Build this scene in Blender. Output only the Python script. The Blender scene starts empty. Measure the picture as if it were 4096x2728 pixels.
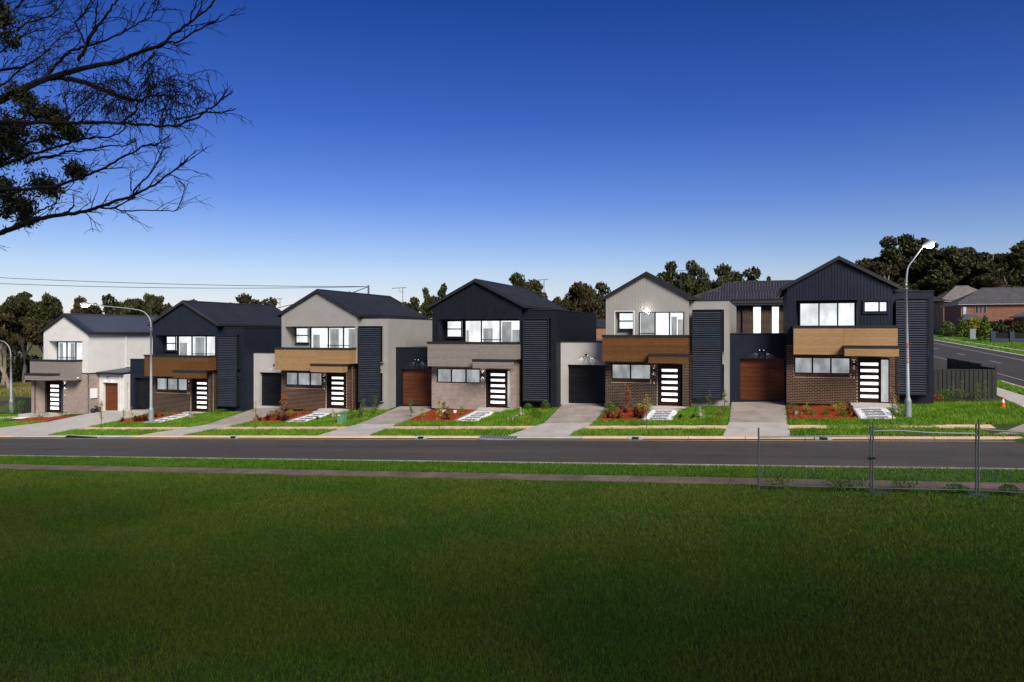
import bpy, math, random
import numpy as np
from mathutils import Vector, Matrix, noise as mnoise
R = math.radians
rnd = random.Random(7)
S = bpy.context.scene
col = S.collection

# ------------------------------------------------------------------ camera, sky, sun, exposure
cam_d = bpy.data.cameras.new('camera')
cam = bpy.data.objects.new('camera', cam_d); col.objects.link(cam)
cam_d.sensor_width = 36; cam_d.lens = 26.235; cam_d.shift_y = -34 / 4096
cam_d.clip_end = 5000; cam_d.clip_start = 0.1
YAW = math.atan(1012 / 2985)
cam.location = (0, 0, 0); cam.rotation_euler = (R(90), 0, YAW)
S.camera = cam

SUN = Vector((.92, -1.0, 1.0)).normalized()          # towards the sun
sun_el = math.asin(SUN.z); sun_az = math.atan2(SUN.x, SUN.y)
W = bpy.data.worlds.new("World"); S.world = W; W.use_nodes = True
nt = W.node_tree; nt.nodes.clear()
sky = nt.nodes.new('ShaderNodeTexSky'); sky.sky_type = 'NISHITA'; sky.sun_disc = False
sky.sun_elevation = sun_el; sky.sun_rotation = sun_az
sky.air_density = 1.0; sky.dust_density = .2; sky.ozone_density = 3.0
geo = nt.nodes.new('ShaderNodeTexCoord'); sp = nt.nodes.new('ShaderNodeSeparateXYZ')
nt.links.new(geo.outputs['Generated'], sp.inputs[0])
rmp = nt.nodes.new('ShaderNodeValToRGB'); nt.links.new(sp.outputs['Z'], rmp.inputs[0])
SKYRAMP = [(0.0, (.46, .42, .52)), (.035, (.46, .42, .50)), (.077, (.44, .42, .50)), (.11, (.36, .375, .505)), (.175, (.22, .28, .495)), (.27, (.112, .188, .45)), (.41, (.047, .13, .365)), (1.0, (.03, .10, .33))]
er = rmp.color_ramp
er.elements[0].position = 0; er.elements[0].color = (*SKYRAMP[0][1], 1)
er.elements[1].position = 1; er.elements[1].color = (*SKYRAMP[-1][1], 1)
for p, c in SKYRAMP[1:-1]:
    e = er.elements.new(p); e.color = (*c, 1)
mul = nt.nodes.new('ShaderNodeMixRGB'); mul.blend_type = 'MULTIPLY'; mul.inputs[0].default_value = 1
nt.links.new(sky.outputs[0], mul.inputs[1]); nt.links.new(rmp.outputs[0], mul.inputs[2])
bg = nt.nodes.new('ShaderNodeBackground'); bg.inputs['Strength'].default_value = .12
out = nt.nodes.new('ShaderNodeOutputWorld')
nt.links.new(mul.outputs[0], bg.inputs[0]); nt.links.new(bg.outputs[0], out.inputs[0])

sl = bpy.data.lights.new('sun', 'SUN'); sl.energy = 3.5; sl.angle = R(26); sl.color = (1, .92, .79)
so = bpy.data.objects.new('sun', sl); col.objects.link(so)
so.rotation_euler = SUN.to_track_quat('Z', 'Y').to_euler()
S.view_settings.view_transform = 'Standard'; S.view_settings.look = 'None'
S.view_settings.exposure = 0.8; S.view_settings.gamma = 1; S.view_settings.use_curve_mapping = False

# ------------------------------------------------------------------ materials
def M(name, c, rough=.7, var=.15, scale=4, stretch=(1, 1, 1), bump=0, bscale=None, metal=0, c2=None, island=0, spec=.15, objrand=0, fine=None, crack=None, blot=0):
    m = bpy.data.materials.new(name); m.use_nodes = True
    n = m.node_tree.nodes; l = m.node_tree.links
    b = n['Principled BSDF']; b.inputs['Roughness'].default_value = rough
    b.inputs['Metallic'].default_value = metal; b.inputs['Specular IOR Level'].default_value = spec
    g = n.new('ShaderNodeNewGeometry'); mp = n.new('ShaderNodeMapping'); mp.inputs['Scale'].default_value = stretch
    l.new(g.outputs['Position'], mp.inputs[0])
    t = n.new('ShaderNodeTexNoise'); t.inputs['Scale'].default_value = scale; t.inputs['Detail'].default_value = 5
    t.inputs['Roughness'].default_value = .65
    l.new(mp.outputs[0], t.inputs[0])
    mx = n.new('ShaderNodeMixRGB')
    if c2 is None:
        c2 = tuple(min(1, x * (1 + var)) for x in c); ca = tuple(x * (1 - var) for x in c)
    else: ca = c
    mx.inputs[1].default_value = (*ca, 1); mx.inputs[2].default_value = (*c2, 1)
    rp = n.new('ShaderNodeMapRange'); rp.inputs[1].default_value = .34; rp.inputs[2].default_value = .66
    l.new(t.outputs[0], rp.inputs[0]); l.new(rp.outputs[0], mx.inputs[0])
    cur = mx.outputs[0]
    if fine:
        t2 = n.new('ShaderNodeTexNoise'); t2.inputs['Scale'].default_value = fine[0]; t2.inputs['Detail'].default_value = 3
        l.new(mp.outputs[0], t2.inputs[0])
        r2 = n.new('ShaderNodeMapRange'); r2.inputs[1].default_value = .3; r2.inputs[2].default_value = .7
        r2.inputs[3].default_value = 1 - fine[1]; r2.inputs[4].default_value = 1 + fine[1]
        l.new(t2.outputs[0], r2.inputs[0])
        m2 = n.new('ShaderNodeVectorMath'); m2.operation = 'SCALE'
        l.new(cur, m2.inputs[0]); l.new(r2.outputs[0], m2.inputs['Scale']); cur = m2.outputs[0]
    def scaled(cur, src, lo, hi, a, b_):
        q = n.new('ShaderNodeMapRange'); q.inputs[1].default_value = lo; q.inputs[2].default_value = hi; q.inputs[3].default_value = a; q.inputs[4].default_value = b_
        l.new(src, q.inputs[0]); v = n.new('ShaderNodeVectorMath'); v.operation = 'SCALE'; l.new(cur, v.inputs[0]); l.new(q.outputs[0], v.inputs['Scale']); return v.outputs[0]
    if blot:      # stains and patches of their own
        t5 = n.new('ShaderNodeTexNoise'); t5.inputs['Scale'].default_value = .8; t5.inputs['Detail'].default_value = 8; t5.inputs['Roughness'].default_value = .7
        l.new(g.outputs['Position'], t5.inputs[0]); cur = scaled(cur, t5.outputs[0], .52, .66, 1, 1 - blot)
    if crack:
        vo = n.new('ShaderNodeTexVoronoi'); vo.feature = 'DISTANCE_TO_EDGE'; vo.inputs['Scale'].default_value = crack[0]
        ds = n.new('ShaderNodeVectorMath'); ds.operation = 'ADD'; l.new(g.outputs['Position'], ds.inputs[0]); l.new(t.outputs[1], ds.inputs[1]); l.new(ds.outputs[0], vo.inputs[0])
        cur = scaled(cur, vo.outputs['Distance'], 0, crack[1], .45, 1)
    if island or objrand:
        if island and objrand:
            oi = n.new('ShaderNodeObjectInfo'); ad = n.new('ShaderNodeMath'); ad.operation = 'ADD'
            l.new(oi.outputs['Random'], ad.inputs[0]); l.new(g.outputs['Random Per Island'], ad.inputs[1])
            fr = n.new('ShaderNodeMath'); fr.operation = 'FRACT'; l.new(ad.outputs[0], fr.inputs[0]); src = fr.outputs[0]; a = island
        elif island: src = g.outputs['Random Per Island']; a = island
        else:
            oi = n.new('ShaderNodeObjectInfo'); src = oi.outputs['Random']; a = objrand
        r3 = n.new('ShaderNodeMapRange'); r3.inputs[3].default_value = 1 - a; r3.inputs[4].default_value = 1 + a
        l.new(src, r3.inputs[0])
        m3 = n.new('ShaderNodeVectorMath'); m3.operation = 'SCALE'
        l.new(cur, m3.inputs[0]); l.new(r3.outputs[0], m3.inputs['Scale']); cur = m3.outputs[0]
    l.new(cur, b.inputs['Base Color'])
    if bump:
        t4 = n.new('ShaderNodeTexNoise'); t4.inputs['Scale'].default_value = bscale or scale * 4; t4.inputs['Detail'].default_value = 4
        l.new(mp.outputs[0], t4.inputs[0])
        bp = n.new('ShaderNodeBump'); bp.inputs['Strength'].default_value = bump; bp.inputs['Distance'].default_value = .02
        l.new(t4.outputs[0], bp.inputs['Height']); l.new(bp.outputs[0], b.inputs['Normal'])
    return m

def EM(name, c, s):
    m = bpy.data.materials.new(name); m.use_nodes = True
    b = m.node_tree.nodes['Principled BSDF']
    b.inputs['Base Color'].default_value = (*c, 1); b.inputs['Emission Color'].default_value = (*c, 1)
    b.inputs['Emission Strength'].default_value = s
    return m

def interior(name, lo, hi, scale, s=1.0):
    """lit room or blind seen through the glass: soft broad variation of its glow"""
    m = bpy.data.materials.new(name); m.use_nodes = True
    n = m.node_tree.nodes; l = m.node_tree.links; b = n['Principled BSDF']
    g = n.new('ShaderNodeNewGeometry'); mp = n.new('ShaderNodeMapping'); mp.inputs['Scale'].default_value = (1.6, 1, .8)
    l.new(g.outputs['Position'], mp.inputs[0])
    t = n.new('ShaderNodeTexNoise'); t.inputs['Scale'].default_value = scale; t.inputs['Detail'].default_value = 6; t.inputs['Roughness'].default_value = .6
    l.new(mp.outputs[0], t.inputs[0])
    r = n.new('ShaderNodeMapRange'); r.inputs[1].default_value = .38; r.inputs[2].default_value = .6
    r.inputs[3].default_value = lo; r.inputs[4].default_value = hi
    l.new(t.outputs[0], r.inputs[0]); l.new(r.outputs[0], b.inputs['Emission Strength'])
    b.inputs['Emission Color'].default_value = (.97, .985, 1, 1); b.inputs['Base Color'].default_value = (.05, .05, .05, 1)
    b.inputs['Roughness'].default_value = .8
    return m

def glass():
    m = bpy.data.materials.new('window_glass'); m.use_nodes = True
    n = m.node_tree.nodes; l = m.node_tree.links; n.clear()
    o = n.new('ShaderNodeOutputMaterial'); tr = n.new('ShaderNodeBsdfTransparent'); gl = n.new('ShaderNodeBsdfGlossy')
    gl.inputs['Roughness'].default_value = .02; tr.inputs[0].default_value = (.93, .95, .96, 1)
    lw = n.new('ShaderNodeLayerWeight'); lw.inputs[0].default_value = .5
    pw = n.new('ShaderNodeMath'); pw.operation = 'POWER'; pw.inputs[1].default_value = 5; l.new(lw.outputs['Facing'], pw.inputs[0])
    ma = n.new('ShaderNodeMath'); ma.operation = 'MULTIPLY_ADD'; ma.inputs[1].default_value = .9; ma.inputs[2].default_value = .07; l.new(pw.outputs[0], ma.inputs[0])
    mx = n.new('ShaderNodeMixShader'); l.new(ma.outputs[0], mx.inputs[0]); l.new(tr.outputs[0], mx.inputs[1]); l.new(gl.outputs[0], mx.inputs[2])
    l.new(mx.outputs[0], o.inputs[0]); return m

def leafmat(name, c, c2, var=.35, trans=.25, scale=1.0):
    m = M(name, c, rough=.6, scale=scale, c2=c2, island=var, spec=.2)
    n = m.node_tree.nodes; l = m.node_tree.links; b = n['Principled BSDF']
    tb = n.new('ShaderNodeBsdfTranslucent'); mx = n.new('ShaderNodeMixShader'); mx.inputs[0].default_value = trans
    src = b.inputs['Base Color'].links[0].from_socket
    l.new(src, tb.inputs[0]); l.new(b.outputs[0], mx.inputs[1]); l.new(tb.outputs[0], mx.inputs[2])
    l.new(mx.outputs[0], n['Material Output'].inputs[0]); return m

m_navy = M('navy_paint', (.0105, .0145, .026), .55, .12, 2, fine=(30, .1))
m_navy2 = M('charcoal_navy_paint', (.0095, .0115, .018), .55, .12, 2, fine=(30, .1))
m_grey = M('warm_grey_paint', (.265, .26, .254), .7, .05, 1.5, fine=(25, .04))
m_link = M('off_white_render', (.40, .395, .385), .75, .05, 1.5, fine=(25, .04))
m_pale = M('pale_grey_paint', (.56, .56, .55), .7, .05, 1.5, fine=(25, .04))
m_black = M('black_metal', (.012, .013, .015), .4, .1, 5)
m_cap = M('charcoal_capping', (.022, .023, .028), .4, .1, 3)
m_roof = M('charcoal_roof_sheet', (.020, .022, .029), .42, .12, .8, fine=(6, .06))
m_roof2 = M('slate_blue_roof_sheet', (.045, .052, .075), .42, .1, .8, fine=(6, .06))
m_slat = M('grey_blue_slat', (.030, .037, .053), .5, .1, 3, objrand=.1)
m_woodL = M('tan_timber_cladding', (.285, .175, .085), .6, .14, 3, (1, 1, 9), .15, 12, fine=(14, .16), objrand=.06)
m_woodD = M('brown_timber_cladding', (.105, .048, .016), .6, .25, 3, (1, 1, 9), .15, 12, fine=(14, .2), objrand=.12)
m_woodG = M('grey_timber_cladding', (.20, .18, .165), .6, .15, 3, (1, 1, 9), .15, 12, fine=(14, .2), objrand=.07)
m_brD = M('dark_brown_brick', (.050, .023, .015), .75, .3, 6, island=.35, objrand=.35, bump=.3, bscale=60, c2=(.033, .0145, .010))
m_brB = M('chocolate_brick', (.032, .019, .015), .75, .3, 6, island=.3, objrand=.3, bump=.3, bscale=60, c2=(.022, .013, .011))
m_brL = M('pale_mushroom_brick', (.285, .225, .20), .8, .15, 5, island=.1, objrand=.1, bump=.3, bscale=60)
m_moD = M('buff_mortar', (.50, .37, .27), .9, .15, 8)
m_moL = M('grey_pink_mortar', (.40, .33, .29), .9, .12, 8)
m_gdB = M('brown_garage_panel', (.115, .036, .015), .45, .16, 2, (1, 1, 6), fine=(10, .18), objrand=.06)
m_gdK = M('black_garage_panel', (.012, .013, .016), .35, .25, 2, (1, 1, 6), fine=(10, .3), objrand=.1)
m_door = M('dark_maroon_door', (.022, .008, .006), .4, .3, 3)
m_conc = M('grey_concrete', (.39, .375, .35), .85, .12, 1.2, fine=(20, .08), bump=.2, bscale=40)
m_drive = M('warm_grey_driveway', (.30, .265, .235), .85, .2, .9, fine=(25, .1), blot=.18, bump=.2, bscale=50)
m_peach = M('peach_concrete', (.62, .42, .30), .85, .12, 1.0, fine=(25, .08))
m_path = M('dull_brown_concrete', (.165, .125, .10), .9, .28, .8, fine=(12, .2), objrand=.12, crack=(.9, .012), bump=.3, bscale=30)
m_asph = M('asphalt', (.062, .055, .051), .82, .22, .5, (.12, 1, 1), .25, 120, spec=.3, fine=(60, .16), crack=(.22, .0022), blot=.22)
m_asph2 = M('asphalt_far', (.05, .048, .048), .9, .1, .3, (1, .2, 1), fine=(40, .1))
m_line = M('white_road_paint', (.34, .34, .32), .7, .2, 4)
m_mulch = M('red_mulch', (.30, .055, .018), .9, .4, 9, island=.5, c2=(.16, .03, .012))
m_peb = M('white_pebble', (.66, .66, .67), .7, .12, 20, island=.15)
m_slate = M('grey_paver', (.20, .21, .24), .7, .15, 8, bump=.2)
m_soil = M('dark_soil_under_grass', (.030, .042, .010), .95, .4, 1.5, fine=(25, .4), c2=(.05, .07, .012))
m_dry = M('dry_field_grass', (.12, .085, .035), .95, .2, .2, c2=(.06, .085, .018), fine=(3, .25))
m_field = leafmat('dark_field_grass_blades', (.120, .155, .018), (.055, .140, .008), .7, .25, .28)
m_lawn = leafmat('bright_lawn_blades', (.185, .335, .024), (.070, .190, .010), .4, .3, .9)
m_verge = leafmat('verge_grass_blades', (.095, .19, .012), (.05, .14, .008), .5, .25, .6)
m_bark = M('pale_grey_bark', (.20, .17, .14), .9, .3, 3)
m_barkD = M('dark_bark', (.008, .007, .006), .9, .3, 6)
m_euc = leafmat('olive_gum_leaves', (.052, .054, .016), (.024, .030, .008), .45, .2, .3)
m_eucB = leafmat('brown_green_gum_leaves', (.062, .048, .018), (.030, .027, .010), .45, .2, .3)
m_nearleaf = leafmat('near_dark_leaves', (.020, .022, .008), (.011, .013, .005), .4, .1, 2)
m_shrub = leafmat('grey_green_shrub_leaves', (.12, .17, .045), (.07, .11, .03), .4, .3, 3)
m_copper = leafmat('copper_leaves', (.34, .13, .055), (.22, .08, .035), .4, .3, 3)
m_cream = leafmat('cream_yellow_leaves', (.42, .30, .13), (.26, .20, .07), .4, .3, 3)
m_maroon = leafmat('maroon_blades', (.10, .022, .014), (.05, .014, .010), .4, .2, 3)
m_yel = leafmat('yellow_green_blades', (.45, .42, .05), (.22, .28, .03), .3, .3, 3)
m_conif = leafmat('lime_conifer_leaves', (.14, .20, .02), (.07, .12, .015), .4, .2, 2)
m_yshr = leafmat('yellow_shrub_leaves', (.30, .28, .02), (.16, .18, .015), .4, .2, 2)
m_galv = M('galvanised_steel', (.24, .27, .29), .5, .1, 3, metal=.2, fine=(20, .1))
m_steel = M('dull_fence_steel', (.085, .095, .095), .6, .2, 3, metal=.1)
m_twig = M('green_brown_stem', (.10, .08, .045), .9, .3, 8)
m_white = M('white_plastic', (.7, .7, .7), .4, .05, 4)
m_brass = M('buff_pipe', (.30, .22, .16), .6, .2, 8)
m_greenbox = M('green_cabinet', (.095, .22, .115), .5, .08, 4)
m_orange = M('orange_plastic', (.75, .07, .02), .4, .1, 4)
m_cfence = M('charcoal_fence_sheet', (.033, .035, .034), .5, .1, 2)
m_tile = M('dark_roof_tile', (.036, .034, .035), .7, .2, 2, island=.25)
m_tileF = M('grey_brown_roof_tile', (.16, .145, .135), .8, .2, 1, fine=(6, .3))
m_tileG = M('blue_grey_roof_tile', (.075, .074, .08), .8, .2, 1, fine=(6, .3))
m_brF = M('tan_far_brick', (.27, .155, .10), .8, .2, 2, fine=(14, .25))
m_brF2 = M('red_far_brick', (.20, .095, .06), .8, .2, 2, fine=(14, .25))
m_solar = M('solar_cell', (.030, .026, .030), .25, .1, 2)
m_solarl = M('solar_grid_line', (.10, .10, .115), .4, .05, 2)
m_red = M('red_lettering', (.35, .03, .03), .6, .1, 5)
m_bluegrey = M('blue_grey_render', (.04, .055, .08), .8, .1, 2)
m_room6 = interior('lit_room_painted_reflection', .44, .78, .7)  # stronger mottling of the glow imitates tree reflections in the glass
m_blind6 = interior('grey_blind_painted_reflection', .17, .34, 1.0)  # reflections in the lower panes painted as mottling of the blind's glow
m_room = interior('bright_lit_room', .56, .84, .9)
m_roomD = interior('dim_lit_room_wall', .14, .26, 1.2)
m_blind = interior('grey_lit_blind', .20, .33, 1.3)
m_slit = EM('lit_door_glass', (.95, .97, 1), .66)
m_lampglow = EM('lamp_glow', (1, .93, .9), 30)
m_spotglow = EM('spot_glow', (1, .97, .95), 1.6)
m_glass = glass()

# ------------------------------------------------------------------ helpers
class MB:
    def __init__(s): s.v = []; s.f = []; s.m = []
    def add(s, vs, fs, mi=0):
        o = len(s.v); s.v += [tuple(p) for p in vs]; s.f += [tuple(o + i for i in f) for f in fs]; s.m += [mi] * len(fs); return s
    def box(s, x0, x1, y0, y1, z0, z1, mi=0):
        v = [(x0, y0, z0), (x1, y0, z0), (x1, y1, z0), (x0, y1, z0), (x0, y0, z1), (x1, y0, z1), (x1, y1, z1), (x0, y1, z1)]
        return s.add(v, [(0, 3, 2, 1), (4, 5, 6, 7), (0, 1, 5, 4), (1, 2, 6, 5), (2, 3, 7, 6), (3, 0, 4, 7)], mi)
    def prism(s, poly, axis, a, b, mi=0):
        """poly of 2D points extruded along axis: 'y' -> (x,z) points, 'x' -> (y,z), 'z' -> (x,y)"""
        def P(p, t): return {'y': (p[0], t, p[1]), 'x': (t, p[0], p[1]), 'z': (p[0], p[1], t)}[axis]
        n = len(poly); v = [P(p, a) for p in poly] + [P(p, b) for p in poly]
        f = [tuple(range(n - 1, -1, -1)), tuple(range(n, 2 * n))] + [(i, (i + 1) % n, n + (i + 1) % n, n + i) for i in range(n)]
        return s.add(v, f, mi)
    def tube(s, pts, r, n=6, mi=0):
        pts = [Vector(p) for p in pts]; rs = r if hasattr(r, '__len__') else [r] * len(pts)
        rings = []
        for i, p in enumerate(pts):
            d = (pts[min(i + 1, len(pts) - 1)] - pts[max(i - 1, 0)])
            if d.length < 1e-9: d = Vector((0, 0, 1))
            d.normalize(); a = d.cross(Vector((0, 0, 1)))
            if a.length < .05: a = d.cross(Vector((1, 0, 0)))
            a.normalize(); b = d.cross(a)
            rings.append([p + (a * math.cos(2 * math.pi * k / n) + b * math.sin(2 * math.pi * k / n)) * rs[i] for k in range(n)])
        v = [q for rg in rings for q in rg]
        f = [(i * n + k, i * n + (k + 1) % n, (i + 1) * n + (k + 1) % n, (i + 1) * n + k) for i in range(len(pts) - 1) for k in range(n)]
        f += [tuple(range(n)), tuple((len(pts) - 1) * n + k for k in range(n - 1, -1, -1))]
        return s.add(v, f, mi)
    def build(s, name, mat, parent=None, smooth=False, **props):
        org = wl(parent) if parent else Vector((0, 0, 0))
        me = bpy.data.meshes.new(name)
        me.from_pydata([(p[0] - org.x, p[1] - org.y, p[2] - org.z) for p in s.v], [], s.f)
        mats = mat if isinstance(mat, (list, tuple)) else [mat]
        for q in mats: me.materials.append(q)
        if len(mats) > 1: me.polygons.foreach_set('material_index', s.m)
        if smooth: me.polygons.foreach_set('use_smooth', [True] * len(s.f))
        me.update()
        o = bpy.data.objects.new(name, me); col.objects.link(o)
        if parent: o.parent = parent
        for k, q in props.items(): o[k] = q
        return o
def wl(o):
    v = Vector(o.location)
    while o.parent: o = o.parent; v += Vector(o.location)
    return v
def thing(name, label, cat, loc, group=None):
    o = bpy.data.objects.new(name, None); col.objects.link(o); o.location = loc; o.empty_display_size = .2
    o['label'] = label; o['category'] = cat
    if group: o['group'] = group
    return o
def tag(o, label, cat, group=None, kind=None):
    o['label'] = label; o['category'] = cat
    if group: o['group'] = group
    if kind: o['kind'] = kind
    return o
def piece(name, me, loc, parent):
    o = bpy.data.objects.new(name, me); col.objects.link(o); o.parent = parent; o.location = Vector(loc) - wl(parent); return o
def spot(name, loc, d, energy, ang, parent, blend=.6, color=(1, .96, .9)):
    L = bpy.data.lights.new(name, 'SPOT'); L.energy = energy; L.spot_size = R(ang); L.spot_blend = blend; L.color = color; L.shadow_soft_size = .02
    o = bpy.data.objects.new(name, L); col.objects.link(o); o.parent = parent; o.location = Vector(loc) - wl(parent)
    o.rotation_euler = (-Vector(d)).to_track_quat('Z', 'Y').to_euler(); return o

# ------------------------------------------------------------------ ground shape
PR = [(-80, -4.35), (22, -4.40), (26.1, -4.45), (26.5, -4.57), (29.9, -4.50), (33.3, -4.57), (33.85, -4.455), (41.5, -3.90), (45, -3.64), (60, -3.60), (2000, -3.4)]
PY = np.array([p[0] for p in PR]); PZ = np.array([p[1] for p in PR])
def GV(X, Y):
    X = np.asarray(X, float); Y = np.asarray(Y, float)
    z = np.interp(Y, PY, PZ) + .0432 * np.clip(X, -160, 22)
    zc = -4.54 + .028 * np.clip(Y, -80, 330)
    t = np.clip((X - 9.3) / 4.7, 0, 1); t = t * t * (3 - 2 * t)
    return z * (1 - t) + zc * t
def G(X, Y): return float(GV(X, Y))

def sheet(name, x0, x1, y0, y1, mat, dz=.004, nx=2, ny=2, parent=None, skew=None, thick=0, **props):
    """sheet that follows the ground; skew = (x0,x1) at the far edge"""
    s = MB(); fx = skew or (x0, x1); V = []
    for j in range(ny + 1):
        t = j / ny
        for i in range(nx + 1):
            u = i / nx; X = (x0 + (x1 - x0) * u) * (1 - t) + (fx[0] + (fx[1] - fx[0]) * u) * t; Y = y0 + (y1 - y0) * t
            V.append((X, Y, G(X, Y) + dz))
    F = [(j * (nx + 1) + i, j * (nx + 1) + i + 1, (j + 1) * (nx + 1) + i + 1, (j + 1) * (nx + 1) + i) for j in range(ny) for i in range(nx)]
    s.add(V, F)
    if thick:
        n = len(V)
        s.add([(x, y, z - thick) for x, y, z in V], [])
        rim = [i for i in range(nx + 1)] + [(j + 1) * (nx + 1) + nx for j in range(ny)] + [ny * (nx + 1) + i for i in range(nx - 1, -1, -1)] + [j * (nx + 1) for j in range(ny - 1, 0, -1)]
        for a, b in zip(rim, rim[1:] + rim[:1]): s.f.append((a, a + n, b + n, b)); s.m.append(0)
    return s.build(name, mat, parent, **props)

# ground sheet
gx = sorted(set([-900, -600, -400, -300, -220, -160, -120, -90, -70] + list(np.arange(-60, 31, 1.5)) + [35, 45, 60, 90, 130, 200, 400, 800]))
gy = sorted(set([-80, -40, -10, 0, 4] + list(np.arange(6, 26, 2.)) + [26.1, 26.5, 28, 29.9, 31.5, 33.3, 33.75, 35, 36.5, 38, 39.5, 41.5, 43, 45, 48, 52, 60, 70, 80, 95, 110, 130, 160, 200, 260, 330, 500, 900, 2000]))
V = [(x, y, G(x, y)) for y in gy for x in gx]; nx_ = len(gx)
F = [(j * nx_ + i, j * nx_ + i + 1, (j + 1) * nx_ + i + 1, (j + 1) * nx_ + i) for j in range(len(gy) - 1) for i in range(nx_ - 1)]
gm = MB(); gm.add(V, F)
for k, f in enumerate(gm.f):
    x, y, z = gm.v[f[0]]
    gm.m[k] = 1 if (y > 70 or x < -58) else 0
gm.build('ground', [m_soil, m_dry], kind='structure')

# road
sheet('road', -160, 16, 26.5, 33.3, m_asph, .004, 80, 4, kind='structure')
sheet('cross_road', 14.05, 23.2, -60, 330, m_asph2, .012, 8, 120, kind='structure')
sheet('turning_lane', 10.6, 14.049, 54, 330, m_asph2, .012, 3, 80, kind='structure')
ln = MB()
def laneline(x0, x1, y0, y1, n=1):
    for k in range(n):
        a = y0 + (y1 - y0) * k / n; b = y0 + (y1 - y0) * (k + 1) / n
        ln.add([(x0, a, G(x0, a) + .022), (x1, a, G(x1, a) + .022), (x1, b, G(x1, b) + .022), (x0, b, G(x0, b) + .022)], [(0, 1, 2, 3)])
laneline(15.26, 15.35, 40, 300, 30); laneline(21.15, 21.29, 36, 300, 30)
for k in range(22): laneline(18.35, 18.47, 48 + k * 11.6, 51.2 + k * 11.6)
ln.build('lane_marking', m_line, kind='structure')
sheet('left_cross_road', -70, -63, -40, 300, m_asph2, .008, 2, 60, kind='structure')

# kerbs: far kerb in 2.4 m stones (peach and pale grey), near kerb narrow
def kerb(name, xs, ya, yb, zroad, ztop, matf, w=None):
    root = thing(name, 'x', 'x', (0, ya, 0)); del root['label']; del root['category']; root['kind'] = 'structure'
    for a, b in zip(xs, xs[1:]):
        s = MB(); a2, b2 = a + .012, b - .012
        prof = [(ya, 0.006), (ya + (yb - ya) * .28, .018), (ya + (yb - ya) * .62, ztop * .75), (yb, ztop), (yb, -.1), (ya, -.1)] if yb > ya else [(yb, -.1), (ya, -.1), (ya, .02), (ya + (yb - ya) * .35, ztop), (yb, ztop)]
        za = np.interp(ya, PY, PZ)
        def zz(X, h): return za + .0432 * X + h
        n = len(prof)
        v = [(a2, p[0], zz(a2, p[1])) for p in prof] + [(b2, p[0], zz(b2, p[1])) for p in prof]
        f = [(i, n + i, n + (i + 1) % n, (i + 1) % n) for i in range(n)] + [tuple(range(n)), tuple(range(2 * n - 1, n - 1, -1))]
        s.add(v, f); s.build('kerb_stone', matf((a + b) / 2), root)
    return root
def farmat(x):
    for a, b in ((-44.5, -35.5), (-13.6, -8.6)):
        if a < x < b: return m_conc
    return m_peach
kerb('kerb', [-56 + 2.4 * k for k in range(30)], 33.3, 33.85, -4.57, .125, farmat)
kerb('near_kerb', [-48 + 2.4 * k for k in range(26)], 26.5, 26.3, -4.57, .13, lambda x: m_conc)
# drain pits in the kerb
for x, w, lab in [(-38.09, 2.3, 'long slotted stormwater pit inlet in the kerb before the far left house'), (-27.3, .3, 'small dark kerb outlet before the tan-balcony grey house'), (-16.1, .28, 'small dark kerb outlet before the grey-clad navy house, left of the grate'), (-5.5, .3, 'small dark kerb outlet before the brown-balcony grey house'), (2.3, .3, 'small pale kerb outlet behind the first wire fence panel')]:
    t = thing('kerb_outlet', lab, 'drain', (x, 33.5, G(x, 33.5)), 'stormwater outlets in the far kerb')
    z = G(x, 33.45) + .045
    s = MB(); s.prism([(33.42, z - .05), (33.42, z - .005), (33.62, z + .055), (33.62, z - .05)], 'x', x - w / 2 - .18, x + w / 2 + .18); s.build('surround', m_conc, t)
    s = MB(); s.prism([(33.40, z - .04), (33.40, z + .012), (33.52, z + .045), (33.52, z - .04)], 'x', x - w / 2, x + w / 2); s.build('opening', m_black, t)
t = thing('drain_grate', 'steel barred drain grate in the kerb between two driveways', 'drain', (-12.05, 33.5, G(-12.05, 33.5)))
s = MB(); z = G(-12.05, 33.5) + .05; s.prism([(33.2, z - .1), (33.2, z - .02), (33.72, z + .055), (33.72, z - .1)], 'x', -12.95, -11.15); s.build('frame', m_galv, t)
for k in range(12):
    s = MB(); x = -12.87 + k * .15; s.prism([(33.22, z - .06), (33.22, z - .0), (33.70, z + .072), (33.70, z - .06)], 'x', x, x + .05); s.build('bar', m_black, t)

# near footpath in slabs
root = bpy.data.objects.new('near_footpath', None); col.objects.link(root); root.location = (0, 23, -4.5); root['kind'] = 'structure'
x = -46
while x < 12:
    w = 1.5
    sheet('path_slab', x + .01, x + w - .01, 22.75, 23.85, m_path, .012 + rnd.uniform(-.003, .004), 1, 1, root, thick=.05); x += w
sheet('footpath', -62, 9, 35.45, 36.3, m_peach, .012, 60, 1, kind='structure')
sheet('corner_footpath', 8.6, 14, 34.1, 36.2, m_drive, .03, 4, 2, kind='structure', skew=(10.2, 14))
sheet('side_footpath', 11.3, 12.6, 36.2, 53.8, m_conc, .012, 1, 40, kind='structure', skew=(11.3, 12.6))
sheet('far_footpath', 25.0, 26.4, 40, 300, m_conc, .012, 1, 40, kind='structure')
sheet('far_kerb_strip', 23.2, 23.7, 30, 300, m_conc, .03, 1, 40, kind='structure', thick=.1)
sheet('side_kerb_strip', 13.75, 14.05, 38, 54, m_conc, .03, 1, 40, kind='structure', thick=.1)

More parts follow.
